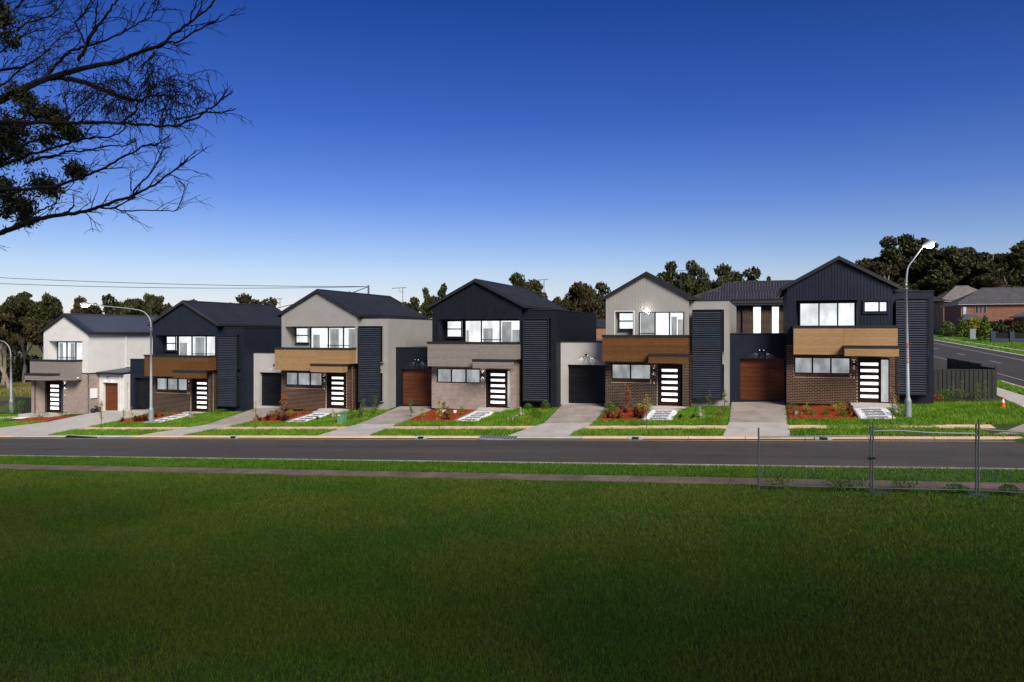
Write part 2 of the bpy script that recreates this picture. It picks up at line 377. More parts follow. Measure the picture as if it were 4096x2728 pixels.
# ------------------------------------------------------------------ grass (one triangle per blade)
def blades(name, pts, h, w, mat, label, lean=.5, hole=None, z0=0):
    n = len(pts); rs = np.random.RandomState(5)
    ang = rs.rand(n) * 6.283; H = h * (.55 + .75 * rs.rand(n)); Wd = (w if np.isscalar(w) else w) * (.7 + .6 * rs.rand(n))
    z = GV(pts[:, 0], pts[:, 1]) + z0
    dx = np.cos(ang) * Wd * .5; dy = np.sin(ang) * Wd * .5
    la = rs.rand(n) * 6.283; ll = lean * H * rs.rand(n)
    co = np.empty((n, 3, 3))
    co[:, 0] = np.stack([pts[:, 0] - dx, pts[:, 1] - dy, z - .004], 1)
    co[:, 1] = np.stack([pts[:, 0] + dx, pts[:, 1] + dy, z - .004], 1)
    co[:, 2] = np.stack([pts[:, 0] + np.cos(la) * ll, pts[:, 1] + np.sin(la) * ll, z + H], 1)
    me = bpy.data.meshes.new(name); me.vertices.add(n * 3); me.loops.add(n * 3); me.polygons.add(n)
    me.vertices.foreach_set('co', co.reshape(-1)); me.loops.foreach_set('vertex_index', np.arange(n * 3, dtype=np.int32))
    me.polygons.foreach_set('loop_start', np.arange(0, n * 3, 3, dtype=np.int32)); me.polygons.foreach_set('loop_total', np.full(n, 3, dtype=np.int32))
    me.materials.append(mat); me.update(); me.validate()
    o = bpy.data.objects.new(name, me); col.objects.link(o); return tag(o, label, 'grass', kind='stuff')
rs = np.random.RandomState(3)
P = []
def clump(p, f, a):                                         # uneven cover
    return np.array([mnoise.noise((q[0] * f, q[1] * f, 3.3)) for q in p]) * a
for ya, yb, dens in ((6.5, 9, 3000), (9, 12, 4200), (12, 16, 3000), (16, 20, 2000), (20, 22.78, 1500)):
    xl = -1.42 * yb - 1; xr = .34 * yb + 2
    n = int((xr - xl) * (yb - ya) * dens); q = np.stack([xl + (xr - xl) * rs.rand(n), ya + (yb - ya) * rs.rand(n)], 1)
    q = q[q[:, 0] > -1.42 * q[:, 1] - 1.5]; P.append(q)
P = np.concatenate(P)
edge = 22.74 + .10 * np.sin(P[:, 0] * 2.1) * np.sin(P[:, 0] * .7)
P = P[P[:, 1] < edge]
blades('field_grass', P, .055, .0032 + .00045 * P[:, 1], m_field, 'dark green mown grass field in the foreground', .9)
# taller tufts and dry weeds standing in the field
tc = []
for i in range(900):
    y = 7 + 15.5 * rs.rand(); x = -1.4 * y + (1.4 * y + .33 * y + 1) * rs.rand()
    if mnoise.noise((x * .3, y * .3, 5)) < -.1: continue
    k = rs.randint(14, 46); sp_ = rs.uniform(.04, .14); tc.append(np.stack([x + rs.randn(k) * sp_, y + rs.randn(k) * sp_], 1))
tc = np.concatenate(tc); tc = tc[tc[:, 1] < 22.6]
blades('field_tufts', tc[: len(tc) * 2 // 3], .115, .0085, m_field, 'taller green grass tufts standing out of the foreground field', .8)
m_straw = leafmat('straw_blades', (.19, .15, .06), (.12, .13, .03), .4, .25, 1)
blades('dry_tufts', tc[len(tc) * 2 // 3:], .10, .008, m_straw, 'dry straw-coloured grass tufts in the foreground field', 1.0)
def strip(xa, xb, ya, yb, dens, jag=.08):
    n = int((xb - xa) * (yb - ya) * dens); q = np.stack([xa + (xb - xa) * rs.rand(n), ya + (yb - ya) * rs.rand(n)], 1)
    e = jag * (np.sin(q[:, 0] * 3.1) + np.sin(q[:, 0] * 7.7 + 1) * .6)
    return q[(q[:, 1] > ya + jag + e * .6) & (q[:, 1] < yb - jag + e)]
blades('verge_grass', strip(-48, 12, 23.8, 26.32, 900, .07), .075, .017, m_verge, 'strip of green verge grass between the near footpath and the road', .8)

LOTS = {1: -51.0, 2: -40.73, 3: -30.06, 4: -19.24, 5: -8.52, 6: 1.06}
# driveways: (x0,x1 at garage, x0,x1 at boundary, x0,x1 at the kerb)
DRV = [(-1.75, 1.0, -1.62, .98, -1.75, 1.05), (-11.4, -8.55, -10.8, -8.2, -11.75, -8.7), (-22.2, -19.3, -21.65, -19.1, -22.3, -19.2),
       (-33.2, -30.1, -32.2, -29.7, -34.2, -31.0), (-44.2, -40.8, -42.6, -40.3, -44, -39.6), (-47.0, -44.4, -46.5, -43.9, -47.5, -43.6)]
for g0, g1, b0, b1, k0, k1 in DRV:
    if g0 > -34:
        r_ = bpy.data.objects.new('driveway', None); col.objects.link(r_); r_.location = ((g0 + g1) / 2, 38, G((g0 + g1) / 2, 38)); r_['kind'] = 'structure'
        sheet('drive_slab', b0, b1, 37.02, 43.3, m_drive, .022, 2, 6, r_, skew=(g0, g1))
        sheet('apron_slab', k0, k1, 33.74, 37.0, m_conc, .022, 2, 4, r_, skew=(b0, b1))
r_ = bpy.data.objects.new('driveway', None); col.objects.link(r_); r_.location = (-44, 38, G(-44, 38)); r_['kind'] = 'structure'
sheet('drive_slab', -46.6, -40.5, 38.2, 43.3, m_conc, .022, 4, 6, r_, skew=(-46.6, -41.2))
sheet('apron_slab', -50.5, -41.2, 33.74, 38.18, m_conc, .024, 6, 4, r_, skew=(-46.6, -40.5))
def on_drive(x, y):
    for g0, g1, b0, b1, k0, k1 in DRV:
        if g0 < -34: continue
        if y > 37: t = (y - 37) / 6.3; a, b = b0 + (g0 - b0) * t, b1 + (g1 - b1) * t
        else: t = (y - 33.75) / 3.25; a, b = k0 + (b0 - k0) * t, k1 + (b1 - k1) * t
        wob = .07 * math.sin(y * 5 + g0)
        if a - .02 + wob < x < b + .02 + wob: return True
    if y > 38.18: return -46.7 < x < -40.55
    t = (y - 33.75) / 4.4
    return -50.5 + 3.9 * t < x < -41.2 + .7 * t
# garden beds (mulch) / pebble paths: rectangles kept free of grass
BEDS = {2: (-40.2, -37.7), 3: (-29.7, -27.0), 4: (-19.1, -16.15), 5: (-8.1, -5.9), 6: (1.1, 4.05)}
PATHS = {2: (-37.6, -36.25), 3: (-26.9, -25.5), 4: (-16.05, -14.66), 5: (-5.8, -4.35), 6: (4.15, 5.65)}
def bed_y0(k): return 37.65
n_l = int(72 * 8.2 * 620); q = np.stack([-58 + 72 * rs.rand(n_l), 33.78 + 8.2 * rs.rand(n_l)], 1)
keep = []
for x, y in q:
    ok = True
    e = .06 * math.sin(x * 4.3) + .05 * math.sin(x * 9.1 + 2)
    if 35.42 + e < y < 36.22 + e * .8 and x < 9: ok = x > 2.6 and x < 6.9 and (y < 35.6 or y > 35.95 or x < 5.5)
    if y > 41.35: ok = x > 7.9 and y < 43.1 or False
    if ok and on_drive(x, y): ok = False
    if ok:
        for k, (a, b) in BEDS.items():
            if a - .1 < x < b + .05 and y > 37.65 + e: ok = False
        for k, (a, b) in PATHS.items():
            if a < x < b - .12 * math.sin(y * 3) and y > 37.6 + e: ok = False
            if a - .3 < x < b + .3 and y > 40.4: ok = False
    if ok and -51.5 < x < -46.4 and y > 38.3 - (x + 46.4) * .0: ok = False
    if ok and x > 11.25 and x < 12.65: ok = False
    if ok and 8.4 < x and 34.2 < y < 36.2: ok = False
    if ok and x > 13.8: ok = False
    keep.append(ok)
q = q[np.array(keep)]
blades('lawn_grass', q, .12, .026, m_lawn, 'bright green lawn grass of the front yards and kerbside strips', 1.0)
q = np.stack([12.7 + rs.rand(7000) * 1.0, 36 + rs.rand(7000) * 17.5], 1)
blades('roadside_grass', q, .12, .05, m_lawn, 'green grass strip between the side footpath and the cross road', 1.0)
q = np.concatenate([np.stack([23.7 + rs.rand(22000) * 1.3, 40 + rs.rand(22000) * 120], 1), np.stack([26.4 + rs.rand(60000) * 5, 60 + rs.rand(60000) * 90], 1)])
blades('far_lawn_grass', q, .2, .12, m_lawn, 'green lawns along the far side of the cross road', 1.0)

# mulch beds, chips and pebbles
def chips(name, x0, x1, y0, y1, n, sz, mat, label, cat, flat=.4, base=None, sk=0):
    s = MB(); rr = random.Random(int(x0 * 10))
    for i in range(n):
        x = rr.uniform(x0, x1); y = rr.uniform(y0, y1); x += sk * (y - y0)
        z = G(x, y) + .03 + rr.uniform(0, .02)
        a = rr.uniform(0, 6.28); L = sz * rr.uniform(.6, 1.5); w = sz * rr.uniform(.3, .8); h = sz * flat
        c, d = math.cos(a), math.sin(a); t = rr.uniform(-.4, .4) * L
        v = [(x + c * L, y + d * L, z + t), (x - d * w, y + c * w, z), (x - c * L, y - d * L, z - t), (x + d * w, y - c * w, z), (x, y, z + h)]
        s.add(v, [(0, 1, 4), (1, 2, 4), (2, 3, 4), (3, 0, 4)])
    return tag(s.build(name, mat), label, cat, kind='stuff')
HN = {1: 'far left pale house', 2: 'navy house with the brown balcony', 3: 'grey house with the tan balcony', 4: 'navy house with the grey balcony', 5: 'grey house with the brown balcony', 6: 'navy house with the tan balcony at right'}
for k, (a, b) in BEDS.items():
    o = sheet('garden_bed', a, b, 37.7, 41.45, m_mulch, .02, 6, 6, kind='structure')
    chips('mulch', a, b, 37.72, 41.4, 2600, .04, m_mulch, 'red bark mulch in the garden bed of the ' + HN[k], 'mulch')
for k, (a, b, c, d) in enumerate([(-34.0, -33.4, -33.3, -32.4), (-23.3, -22.6, -22.55, -21.8), (-12.5, -11.7, -11.9, -11.0), (-2.45, -1.85, -2.3, -1.75)]):
    sheet('mulch_edge', c - .35, c + .3, 37.3, 41.6, m_mulch, .02, 2, 4, kind='structure', skew=(a - .0, b))
sheet('garden_bed', -50.4, -47.0, 38.5, 40.3, m_mulch, .02, 6, 3, kind='structure', skew=(-50.2, -46.7))
chips('mulch', -50.2, -46.9, 38.5, 40.3, 1200, .045, m_mulch, 'red bark mulch in the garden bed of the ' + HN[1], 'mulch')
for k, (a, b) in PATHS.items():
    sheet('pebble_path', a, b, 37.6, 40.5, m_peb, .02, 3, 5, kind='structure')
    chips('pebbles', a + .03, b - .03, 37.6, 40.45, 1500, .035, m_peb, 'white pebbles of the entry path of the ' + HN[k], 'pebbles', .7)
    t = thing('stepping_stones', 'x', 'x', ((a + b) / 2, 39, G(a, 39))); del t['label']; del t['category']; t['kind'] = 'structure'
    for j in range(4):
        y = 37.72 + j * .68; xm = (a + b) / 2
        sheet('paver', xm - .42, xm + .42, y, y + .36, m_slate, .075, 1, 1, t, thick=.05)
    e = MB(); e.box(a - .06, a, 37.6, 40.5, -20, -19)
    e = MB(); z1, z2 = G(a, 37.6), G(a, 40.5); e.add([(a - .07, 37.6, z1), (a, 37.6, z1), (a, 40.5, z2), (a - .07, 40.5, z2), (a - .07, 37.6, z1 + .09), (a, 37.6, z1 + .09), (a, 40.5, z2 + .09), (a - .07, 40.5, z2 + .09)], [(0, 3, 2, 1), (4, 5, 6, 7), (0, 1, 5, 4), (1, 2, 6, 5), (2, 3, 7, 6), (3, 0, 4, 7)])
    e.build('path_edging', m_slate, kind='structure')
sheet('pebble_path', -58, -50.6, 39.5, 40.3, m_peb, .03, 6, 1, kind='structure')
chips('pebbles', -58, -50.6, 39.5, 40.3, 900, .045, m_peb, 'white pebbles of the side path left of the far left house', 'pebbles', .7)

# ------------------------------------------------------------------ houses
def rects(x0, x1, z0, z1, holes):
    xs = sorted({x0, x1, *[min(max(h[i], x0), x1) for h in holes for i in (0, 1)]}); zs = sorted({z0, z1, *[min(max(h[i], z0), z1) for h in holes for i in (2, 3)]})
    out_ = []
    for a, b in zip(xs, xs[1:]):
        for c, d in zip(zs, zs[1:]):
            if b - a < 1e-4 or d - c < 1e-4: continue
            mx, mz = (a + b) / 2, (c + d) / 2
            if not any(h[0] < mx < h[1] and h[2] < mz < h[3] for h in holes): out_.append((a, b, c, d))
    return out_
_bm = {}
def brick_mesh(L, mat, hgt=.073, dep=.05):
    k = (round(L, 2), mat.name, round(hgt, 3))
    if k not in _bm:
        s = MB(); s.box(0, round(L, 2), 0, dep, 0, hgt); me = bpy.data.meshes.new('brick'); me.from_pydata(s.v, [], s.f); me.materials.append(mat); _bm[k] = me
    return _bm[k]
def brickwork(H, x0, x1, y, z0, z1, holes, mat, mort, cnt, soldier=None, side=None):
    """front wall of single bricks; side = (x, y0, y1) adds a return wall"""
    org = wl(H); extra = MB(); mb = MB()
    for a, b, c, d in rects(x0, x1, z0, z1, holes): mb.box(a, b, y + .007, y + .10, c, d)
    if side: mb.box(side[0] - .12, side[0] - .007, side[1] + .007, side[2], z0, z1)
    mb.build('mortar', mort, H)
    bl = []
    if soldier:
        sx0, sx1, sz = soldier; x = sx0
        while x < sx1 - .05: bl.append((x, sz - .17, .076, .16)); x += .086
        holes = holes + [(sx0 - .01, sx1 + .01, sz - .172, sz + .01)]
    row = 0; z = z0
    while z + .07 < z1:
        x = x0 - (.12 if row % 2 else 0)
        while x < x1:
            a, b = max(x, x0), min(x + .228, x1)
            segs = [(a, b)]
            for h in holes:
                if h[2] < z + .06 and h[3] > z + .02:
                    ns = []
                    for p, q_ in segs:
                        if q_ <= h[0] or p >= h[1]: ns.append((p, q_)); continue
                        if p < h[0]: ns.append((p, h[0]))
                        if q_ > h[1]: ns.append((h[1], q_))
                    segs = ns
            for p, q_ in segs:
                if q_ - p > .04: bl.append((p, z, q_ - p, .073))
            x += .24
        z += .0862; row += 1
    for (p, zz, L, hh) in bl:
        yy = y + rnd.uniform(-.0015, .0015)
        if cnt[0] < 300:
            piece('brick', brick_mesh(L, mat, hh), (p, yy, zz), H); cnt[0] += 1
        else: extra.box(p, p + L, yy, yy + .05, zz, zz + hh)
    if side:
        X, ya, yb = side; z = z0; row = 0
        while z + .07 < z1:
            yy = ya - (.12 if row % 2 == 0 else 0)
            while yy < yb:
                p, q_ = max(yy, ya + .001), min(yy + .23, yb)
                if q_ - p > .04: extra.box(X - .05, X, p if p > ya + .01 else ya + .051, q_, z, z + .073)
                yy += .24
            z += .0862; row += 1
    if extra.v: extra.build('brick_infill', mat, H, kind='stuff')

def board_wall(H, x0, x1, y, z0, top, holes, mat, w=.152, name='wall_board', back=.05):
    x = x0; out_ = []
    while x < x1 - .01:
        gp = .009 if mat in (m_navy, m_navy2) else .003; a, b = x + gp, min(x + w, x1) - gp
        spans = [(z0, None)]
        for h in holes:
            if h[0] < (a + b) / 2 < h[1]:
                ns = []
                for lo, hi in spans:
                    if h[2] > lo + .01: ns.append((lo, h[2]))
                    ns.append((h[3], None))
                spans = ns
        for lo, hi in spans:
            ta, tb = (hi, hi) if hi is not None else (top(a), top(b))
            if min(ta, tb) <= lo + .01: continue
            poly = [(a, lo), (b, lo), (b, tb)]
            if hi is None and a < PEAK[0] < b: poly.append((PEAK[0], top(PEAK[0])))
            poly.append((a, ta))
            s = MB(); s.prism(poly, 'y', y, y + .02); s.build(name, mat, H)
        x += w
PEAK = [0]

def clad(H, x0, x1, y, z0, z1, mat, rows, split=None, name='cladding_board', axis='x'):
    h = (z1 - z0) / rows
    cols = [(x0, x1)] if split is None else [(x0, split - .003), (split + .003, x1)]
    for i in range(rows):
        for a, b in cols:
            s = MB()
            if axis == 'x': s.box(a, b, y, y + .02, z0 + i * h + .006, z0 + (i + 1) * h)
            else: s.box(y - .02, y, a, b, z0 + i * h + .006, z0 + (i + 1) * h)
            s.build(name, mat, H)

def window(H, name, x0, x1, z0, z1, y, cols_, room, fw=.05, rail=None, dep=.07, door_patch=None, label=None):
    """black frame with panes set between mullions; lit blind or room 9 cm behind the glass. cols_: pane boundaries"""
    s = MB(); zf = z0; 
    s.box(x0, x1, y, y + dep, z0, z0 + fw); s.box(x0, x1, y, y + dep, z1 - fw, z1)
    s.box(x0, x0 + fw, y + .001, y + dep, z0 + fw, z1 - fw); s.box(x1 - fw, x1, y + .001, y + dep, z0 + fw, z1 - fw)
    for c in cols_: s.box(c - fw * .7, c + fw * .7, y + .002, y + dep, z0 + fw, z1 - fw)
    if rail:
        for a, b, zr in rail: s.box(a, b, y + .003, y + dep - .01, zr - .025, zr + .02)
    w = s.build(name, m_black, H)
    if label: w['label'] = label
    bs = [x0 + fw] + list(cols_) + [x1 - fw]
    for a, b in zip(bs, bs[1:]):
        g = MB(); g.box(a, b, y + .03, y + .036, z0 + fw, z1 - fw); g.build('pane', m_glass, w)
    b = MB(); b.box(x0 + .01, x1 - .01, y + .10, y + .11, z0 + .01, z1 - .01); b.build('blind' if room in (m_blind, m_blind6) else 'lit_room', room, w)
    if door_patch:  # doorways of the room beyond
        d = MB()
        for a, b_, zt in door_patch: d.box(a, b_, y + .088, y + .094, z0 + fw, zt)
        d.build('doorway_beyond', m_roomD, w)
    return w

def wall_lamp(H, x, y, z):
    s = MB(); s.box(x - .04, x + .04, y - .09, y, z - .09, z + .09); L = s.build('wall_lamp', m_black, H)
    s = MB(); s.box(x - .03, x + .03, y - .08, y - .02, z + .0901, z + .094); s.box(x - .03, x + .03, y - .08, y - .02, z - .094, z - .0901); s.build('lens', m_spotglow, L)
    spot('up_light', (x, y - .07, z + .11), (0, .25, 1), 2.2, 110, H); spot('down_light', (x, y - .07, z - .11), (0, .25, -1), 2.2, 110, H)
    s = MB(); s.box(x - .02, x + .03, y - .02, y, z - .75, z - .64); s.build('doorbell', m_white, H)

def twin_spot(H, x, y, z, k=1.0):
    s = MB(); s.box(x - .04, x + .04, y - .03, y, z - .03, z + .05)
    for d in (-1, 1): s.tube([(x, y - .04, z + .02), (x + d * .04, y - .07, z + .02), (x + d * .10, y - .10, z - .03)], [.015, .026, .032], 8)
    L = s.build('twin_spotlight', m_black, H)
    s = MB()
    for d in (-1, 1): s.tube([(x + d * .101, y - .101, z - .031), (x + d * .104, y - .104, z - .036)], [.02, .02], 8)
    s.build('lens', m_spotglow, L)
    for d in (-1, 1): spot('spot_beam', (x + d * .13, y - .16, z - .06), (d * .62, .34, -.75), 13 * k, 50, H, .35)
    spot('spot_beam', (x, y - .16, z - .06), (0, .3, -1), 5 * k, 40, H, .5)

def garage(H, org, x0, x1, o0, o1, ztop, mat, dmat, y=1.45, oz=-.17, ot=2.13, depth=5, capm=None, reveal=.25):
    """all x absolute, z relative to floor"""
    X, Y, Z = org; yy = Y + y
    s = MB()
    for a, b, c, d in rects(x0, x1, Z - .8, Z + ztop, [(o0, o1, Z + oz, Z + ot)]): s.box(a, b, yy, yy + .22, c, d)
    s.box(x0, x1, yy + .35, yy + depth, Z - .8, Z + ztop)
    s.box(o0 - .0, o0 + .001, yy + .22, yy + .35, Z + oz, Z + ot); s.box(x0, x1, yy + .22, yy + .35, Z + ot, Z + ztop)
    s.build('garage_wall', mat, H)
    d = MB(); d.box(o0, o1, yy + reveal + .03, yy + reveal + .06, Z + oz, Z + ot); dr = d.build('garage_door', m_black, H)
    n = 9; h = (ot - oz) / n
    for i in range(n):
        p = MB(); p.box(o0 + .005, o1 - .005, yy + reveal, yy + reveal + .028, Z + oz + i * h + .012, Z + oz + (i + 1) * h); p.build('door_panel', dmat, dr)
    c = MB(); c.box(x0, x1, yy - .04, yy + .2, Z + ztop, Z + ztop + .06); c.box(x0, x1, yy + .2, yy + depth, Z + ztop, Z + ztop + .03); c.build('garage_capping', m_cap, H)

def house(k, L, f0, P):
    """standard townhouse; local x along the facade, local z from the floor, Yb facade plane"""
    Yb = 41.5; sx = P['W'] / P.get('W0', 5.72)
    X = lambda x: L + x * sx
    Z = lambda z: f0 + z
    H = thing('townhouse', P['label'], 'house', (L, Yb, f0), 'row of new two-storey townhouses')
    Wg = P['W']; wall = P['wall']; brick, mort = P['brick']; clm = P['clad']
    # ground floor core and brick front
    s = MB(); s.box(L + .02, L + Wg - .3, Yb + .42, Yb + 9.3, Z(-.9), Z(2.88)); s.build('ground_floor', P['core'], H)
    wx = [X(v) for v in P['win']]; dx = P['door']
    dd0, dd1 = X(dx[0]), X(dx[3])
    br = X(P['br']); holes = [(wx[0], wx[1], Z(1.42), Z(2.28)), (dd0, dd1, Z(-1), Z(2.28))]
    cnt = [0]
    brickwork(H, L, br, Yb, Z(-.15), Z(2.88), holes, brick, mort, cnt, soldier=None if k in (4,) else (wx[0], wx[1], Z(1.42)), side=(br, Yb, Yb + .42))
    s = MB(); s.box(L - .02, br + .02, Yb - .02, Yb + .5, Z(2.885), Z(2.93)); s.build('brick_capping', m_cap, H)
    window(H, 'ground_window', wx[0], wx[1], Z(1.42), Z(2.28), Yb - .012, [X(v) for v in P['winc']], m_blind6, .055)
    s = MB(); s.box(dd0, dd0 + .1, Yb + .1, Yb + .42, Z(-.1), Z(2.28)); s.box(dd1 - .0, dd1 + .1, Yb + .1, Yb + .42, Z(-.1), Z(2.28)); s.box(dd0, dd1, Yb + .1, Yb + .42, Z(2.28), Z(2.5)); s.build('door_reveal', m_black, H)
    # door (z relative inside via BZ)
    y = Yb + .24
    leaf = MB(); leaf.box(dd0, dd1, y + .02, y + .1, Z(0), Z(2.28)); leaf.box(dd0, dd0 + .07, y - .06, y + .019, Z(0), Z(2.28)); leaf.box(dd0 + .07, dd1, y - .06, y + .019, Z(2.2), Z(2.28))
    sd = X(dx[4]) if dx[4] else None
    if sd: leaf.box(sd - .05, sd, y - .06, y + .019, Z(0), Z(2.2))
    leaf = leaf.build('front_door', m_door, H)
    for z in (.24, .568, .896, 1.224, 1.552, 1.88):
        g = MB(); g.box(X(dx[1]), X(dx[2]), y + .002, y + .0195, Z(z - .01), Z(z + .135)); g.build('glass_slit', m_slit, leaf)
    g = MB(); g.tube([(X(dx[2]) + .07, y - .03, Z(.85)), (X(dx[2]) + .07, y - .03, Z(1.25))], .012); g.build('handle', m_galv, leaf)
    if sd: g = MB(); g.box(sd + .01, dd1 - .03, y, y + .0195, Z(.04), Z(2.17)); g.build('sidelight', m_blind if k != 5 else m_black, leaf)
    wall_lamp(H, X(P['lamp']), Yb, Z(1.95))
    # porch step
    s = MB(); s.box(dd0 - .3, dd1 + .05, Yb - 1.0, Yb + .24, Z(-.6), Z(-.10)); s.box(dd0 - .35, dd1 + .25, Yb - .35, Yb + .24, Z(-.6), Z(-.012)); s.build('porch_step', m_conc, H)
    # balcony box
    b0, b1 = X(P['bal'][0]), X(P['bal'][1]); cx0, cx1 = X(P['can'][0]), X(P['can'][1]); yb = Yb - .8
    s = MB(); s.box(b0 + .02, cx0 + .06, yb + .021, yb + .12, Z(2.44), Z(3.79)); s.box(cx0 + .06, b1 - .02, yb + .021, yb + .12, Z(2.9), Z(3.79))
    s.box(b0 + .02, b0 + .1, yb + .12, Yb, Z(2.44), Z(3.79)); s.box(b1 - .1, b1 - .021, yb + .12, Yb + .38, Z(2.9), Z(3.79))
    s.box(b0 + .1, cx0 + .06, yb + .12, Yb - .025, Z(2.44), Z(2.9)); s.box(cx0 + .06, b1 - .1, yb + .12, Yb - .025, Z(2.9), Z(2.98)); s.build('balcony', clm, H)
    sp_ = X(P['split'])
    clad(H, b0, cx0 + .06, yb, Z(2.43), Z(2.9), clm, 3)
    clad(H, b0, b1, yb, Z(2.9), Z(3.79), clm, 6, sp_)
    clad(H, yb + .021, Yb + .38, b1, Z(2.9), Z(3.79), clm, 6, axis='y')
    clad(H, yb + .021, Yb - .03, b0 + .02, Z(2.43), Z(3.79), clm, 9, axis='y')
    s = MB(); s.box(b0 - .04, b1 + .04, yb - .04, yb + .16, Z(3.79), Z(3.905)); s.box(b0 - .04, b0 + .16, yb + .16, Yb, Z(3.79), Z(3.905)); s.box(b1 - .16, b1 + .04, yb + .16, Yb + .36, Z(3.79), Z(3.905)); s.build('balcony_capping', m_cap, H)
    # entry canopy
    yc = Yb - 1.4
    s = MB(); s.box(cx0 + .02, cx1 - .02, yc + .021, yb, Z(2.4), Z(2.78)); s.build('canopy', clm, H)
    clad(H, cx0, cx1, yc, Z(2.39), Z(2.78), clm, 3, name='canopy_board')
    clad(H, yc + .021, yb, cx1, Z(2.39), Z(2.78), clm, 3, axis='y', name='canopy_board'); clad(H, yc + .021, yb, cx0 + .02, Z(2.39), Z(2.78), clm, 3, axis='y', name='canopy_board')
    s = MB(); s.box(cx0 - .03, cx1 + .03, yc - .03, yb - .002, Z(2.78), Z(2.91)); s.build('canopy_capping', m_cap, H)
    # upper storey
    pk = P['pk']; ez = P['ez']; xm = L + Wg / 2; PEAK[0] = xm
    sl_ = (pk - ez) / (Wg / 2 + .12)
    rt = lambda x: Z(pk) - sl_ * abs(x - xm)          # roof top line
    wt = lambda x: rt(x) - .10
    lg = P['log']; holes = []
    lx0, lx1 = X(lg[0]), X(lg[1]); holes.append((lx0, lx1, Z(2.9), Z(lg[2])))
    for h in P.get('holes', []): holes.append((X(h[0]), X(h[1]), Z(h[2]), Z(h[3])))
    board_wall(H, L + .03, L + Wg - .03, Yb, Z(2.93), wt, holes, wall)
    ld = lg[3]
    s = MB()
    for a, b, c, d in rects(L + .03, L + Wg - .03, Z(2.9), Z(ez - .1), holes): s.box(a, b, Yb + .021, Yb + .12, c, d)
    s.prism([(L + .03, Z(ez - .1)), (L + Wg - .03, Z(ez - .1)), (xm, Z(pk) - .14)], 'y', Yb + .021, Yb + .12)
    s.build('upper_wall', wall, H)
    s = MB(); s.box(L + .03, lx0, Yb + .12, Yb + ld, Z(2.9), Z(ez - .15)); s.box(lx1, L + Wg - .03, Yb + .12, Yb + ld, Z(2.9), Z(ez - .15)); s.box(lx0, lx1, Yb + .12, Yb + ld, Z(lg[2] + .02), Z(ez - .15))
    s.box(L + .03, L + Wg - .03, Yb + ld + .12, Yb + 9.3, Z(2.9), Z(ez - .15)); s.build('upper_storey', wall, H)
    s = MB(); s.box(lx0, lx1, Yb + ld + .0, Yb + ld + .12, Z(2.9), Z(lg[2] + .02)); s.build('loggia_wall', wall, H)
    s = MB()
    for e_, w_ in ((lx0, 1), (lx1, -1)): s.box(min(e_, e_ + w_ * .0) - (.06 if w_ > 0 else 0), e_ + (0 if w_ > 0 else .06), Yb - .006, Yb - .001, Z(2.95), Z(lg[2]))
    s.box(lx0 - .06, lx1 + .06, Yb - .006, Yb - .001, Z(lg[2]), Z(lg[2] + .05)); s.build('opening_trim', P.get('trim', wall), H)
    for w in P['wins']:
        kind_, a, b, z0, z1, dpt, cs, room, rails, patch = w
        window(H, kind_, X(a), X(b), Z(z0), Z(z1), Yb + dpt - .115, [X(c) for c in cs], room, .05, [(X(r[0]), X(r[1]), Z(r[2])) for r in rails], door_patch=[(X(p[0]), X(p[1]), Z(p[2])) for p in patch])
        if kind_ == 'awning_window':
            zm = (z0 + z1) / 2
            s = MB(); s.box(X(a), X(b), Yb + dpt - .12, Yb + dpt - .04, Z(zm - .04), Z(zm + .03)); s.box(X(a) - .04, X(b) + .04, Yb + dpt - .14, Yb + dpt - .01, Z(z0 - .07), Z(z0 - .001)); s.build('transom', m_black, H)
    # roof
    yr0, yr1 = Yb - .18, Yb + 9.75
    for sd_ in (-1, 1):
        xe = xm + sd_ * (Wg / 2 + .22)
        s = MB(); s.prism([(xm, rt(xm)), (xe, rt(xe)), (xe, rt(xe) - .05), (xm, rt(xm) - .05)], 'y', yr0 + .02, yr1 - .02)
        n_ = int((yr1 - yr0 - .1) / .2)
        for i in range(n_):
            yy = yr0 + .08 + i * .2
            s.add([(xm + sd_ * .09, yy, rt(xm + .09) + .001), (xe, yy, rt(xe) + .001), (xe, yy + .09, rt(xe) + .001), (xm + sd_ * .09, yy + .09, rt(xm + .09) + .001), (xm + sd_ * .09, yy + .045, rt(xm + .09) + .022), (xe, yy + .045, rt(xe) + .022)], [(0, 1, 5, 4), (4, 5, 2, 3), (1, 2, 5), (0, 4, 3)])
        s.build('roof_sheet', P['roof'], H)
        for yy in (yr0 - .01, yr1 - .02):
            s = MB(); s.prism([(xm, rt(xm) + .035), (xe + sd_ * .03, rt(xe + sd_ * .03) + .035), (xe + sd_ * .03, rt(xe + sd_ * .03) - .15), (xm, rt(xm) - .15)], 'y', yy, yy + .04); s.build('barge_board', m_cap, H)
        s = MB(); s.prism([(xm + sd_ * .0, rt(xm) + .042), (xe, rt(xe) + .042), (xe, rt(xe) + .03), (xm, rt(xm) + .03)], 'y', yr0 + .03, yr0 + .22); s.build('barge_flashing', m_cap, H)
        s = MB(); s.prism([(xe, rt(xe) - .15), (xe + sd_ * .11, rt(xe) - .15), (xe + sd_ * .12, rt(xe) - .02), (xe, rt(xe) - .02)], 'y', yr0 + .04, yr1 - .04); s.build('gutter', m_cap, H)
    s = MB(); s.prism([(xm - .12, rt(xm - .12) + .03), (xm, rt(xm) + .05), (xm + .12, rt(xm + .12) + .03), (xm, rt(xm) + .03)], 'y', yr0 + .03, yr1 - .03); s.build('ridge_cap', P['roof'], H)
    # tower with louvre
    tx0, tx1 = L + Wg - .03, P['tower']; th = P['th']
    s = MB(); s.box(tx0 + (.001), tx1 - .02, Yb + .4, Yb + 11.4, Z(-.9), Z(th)); s.build('tower_wall', wall, H)
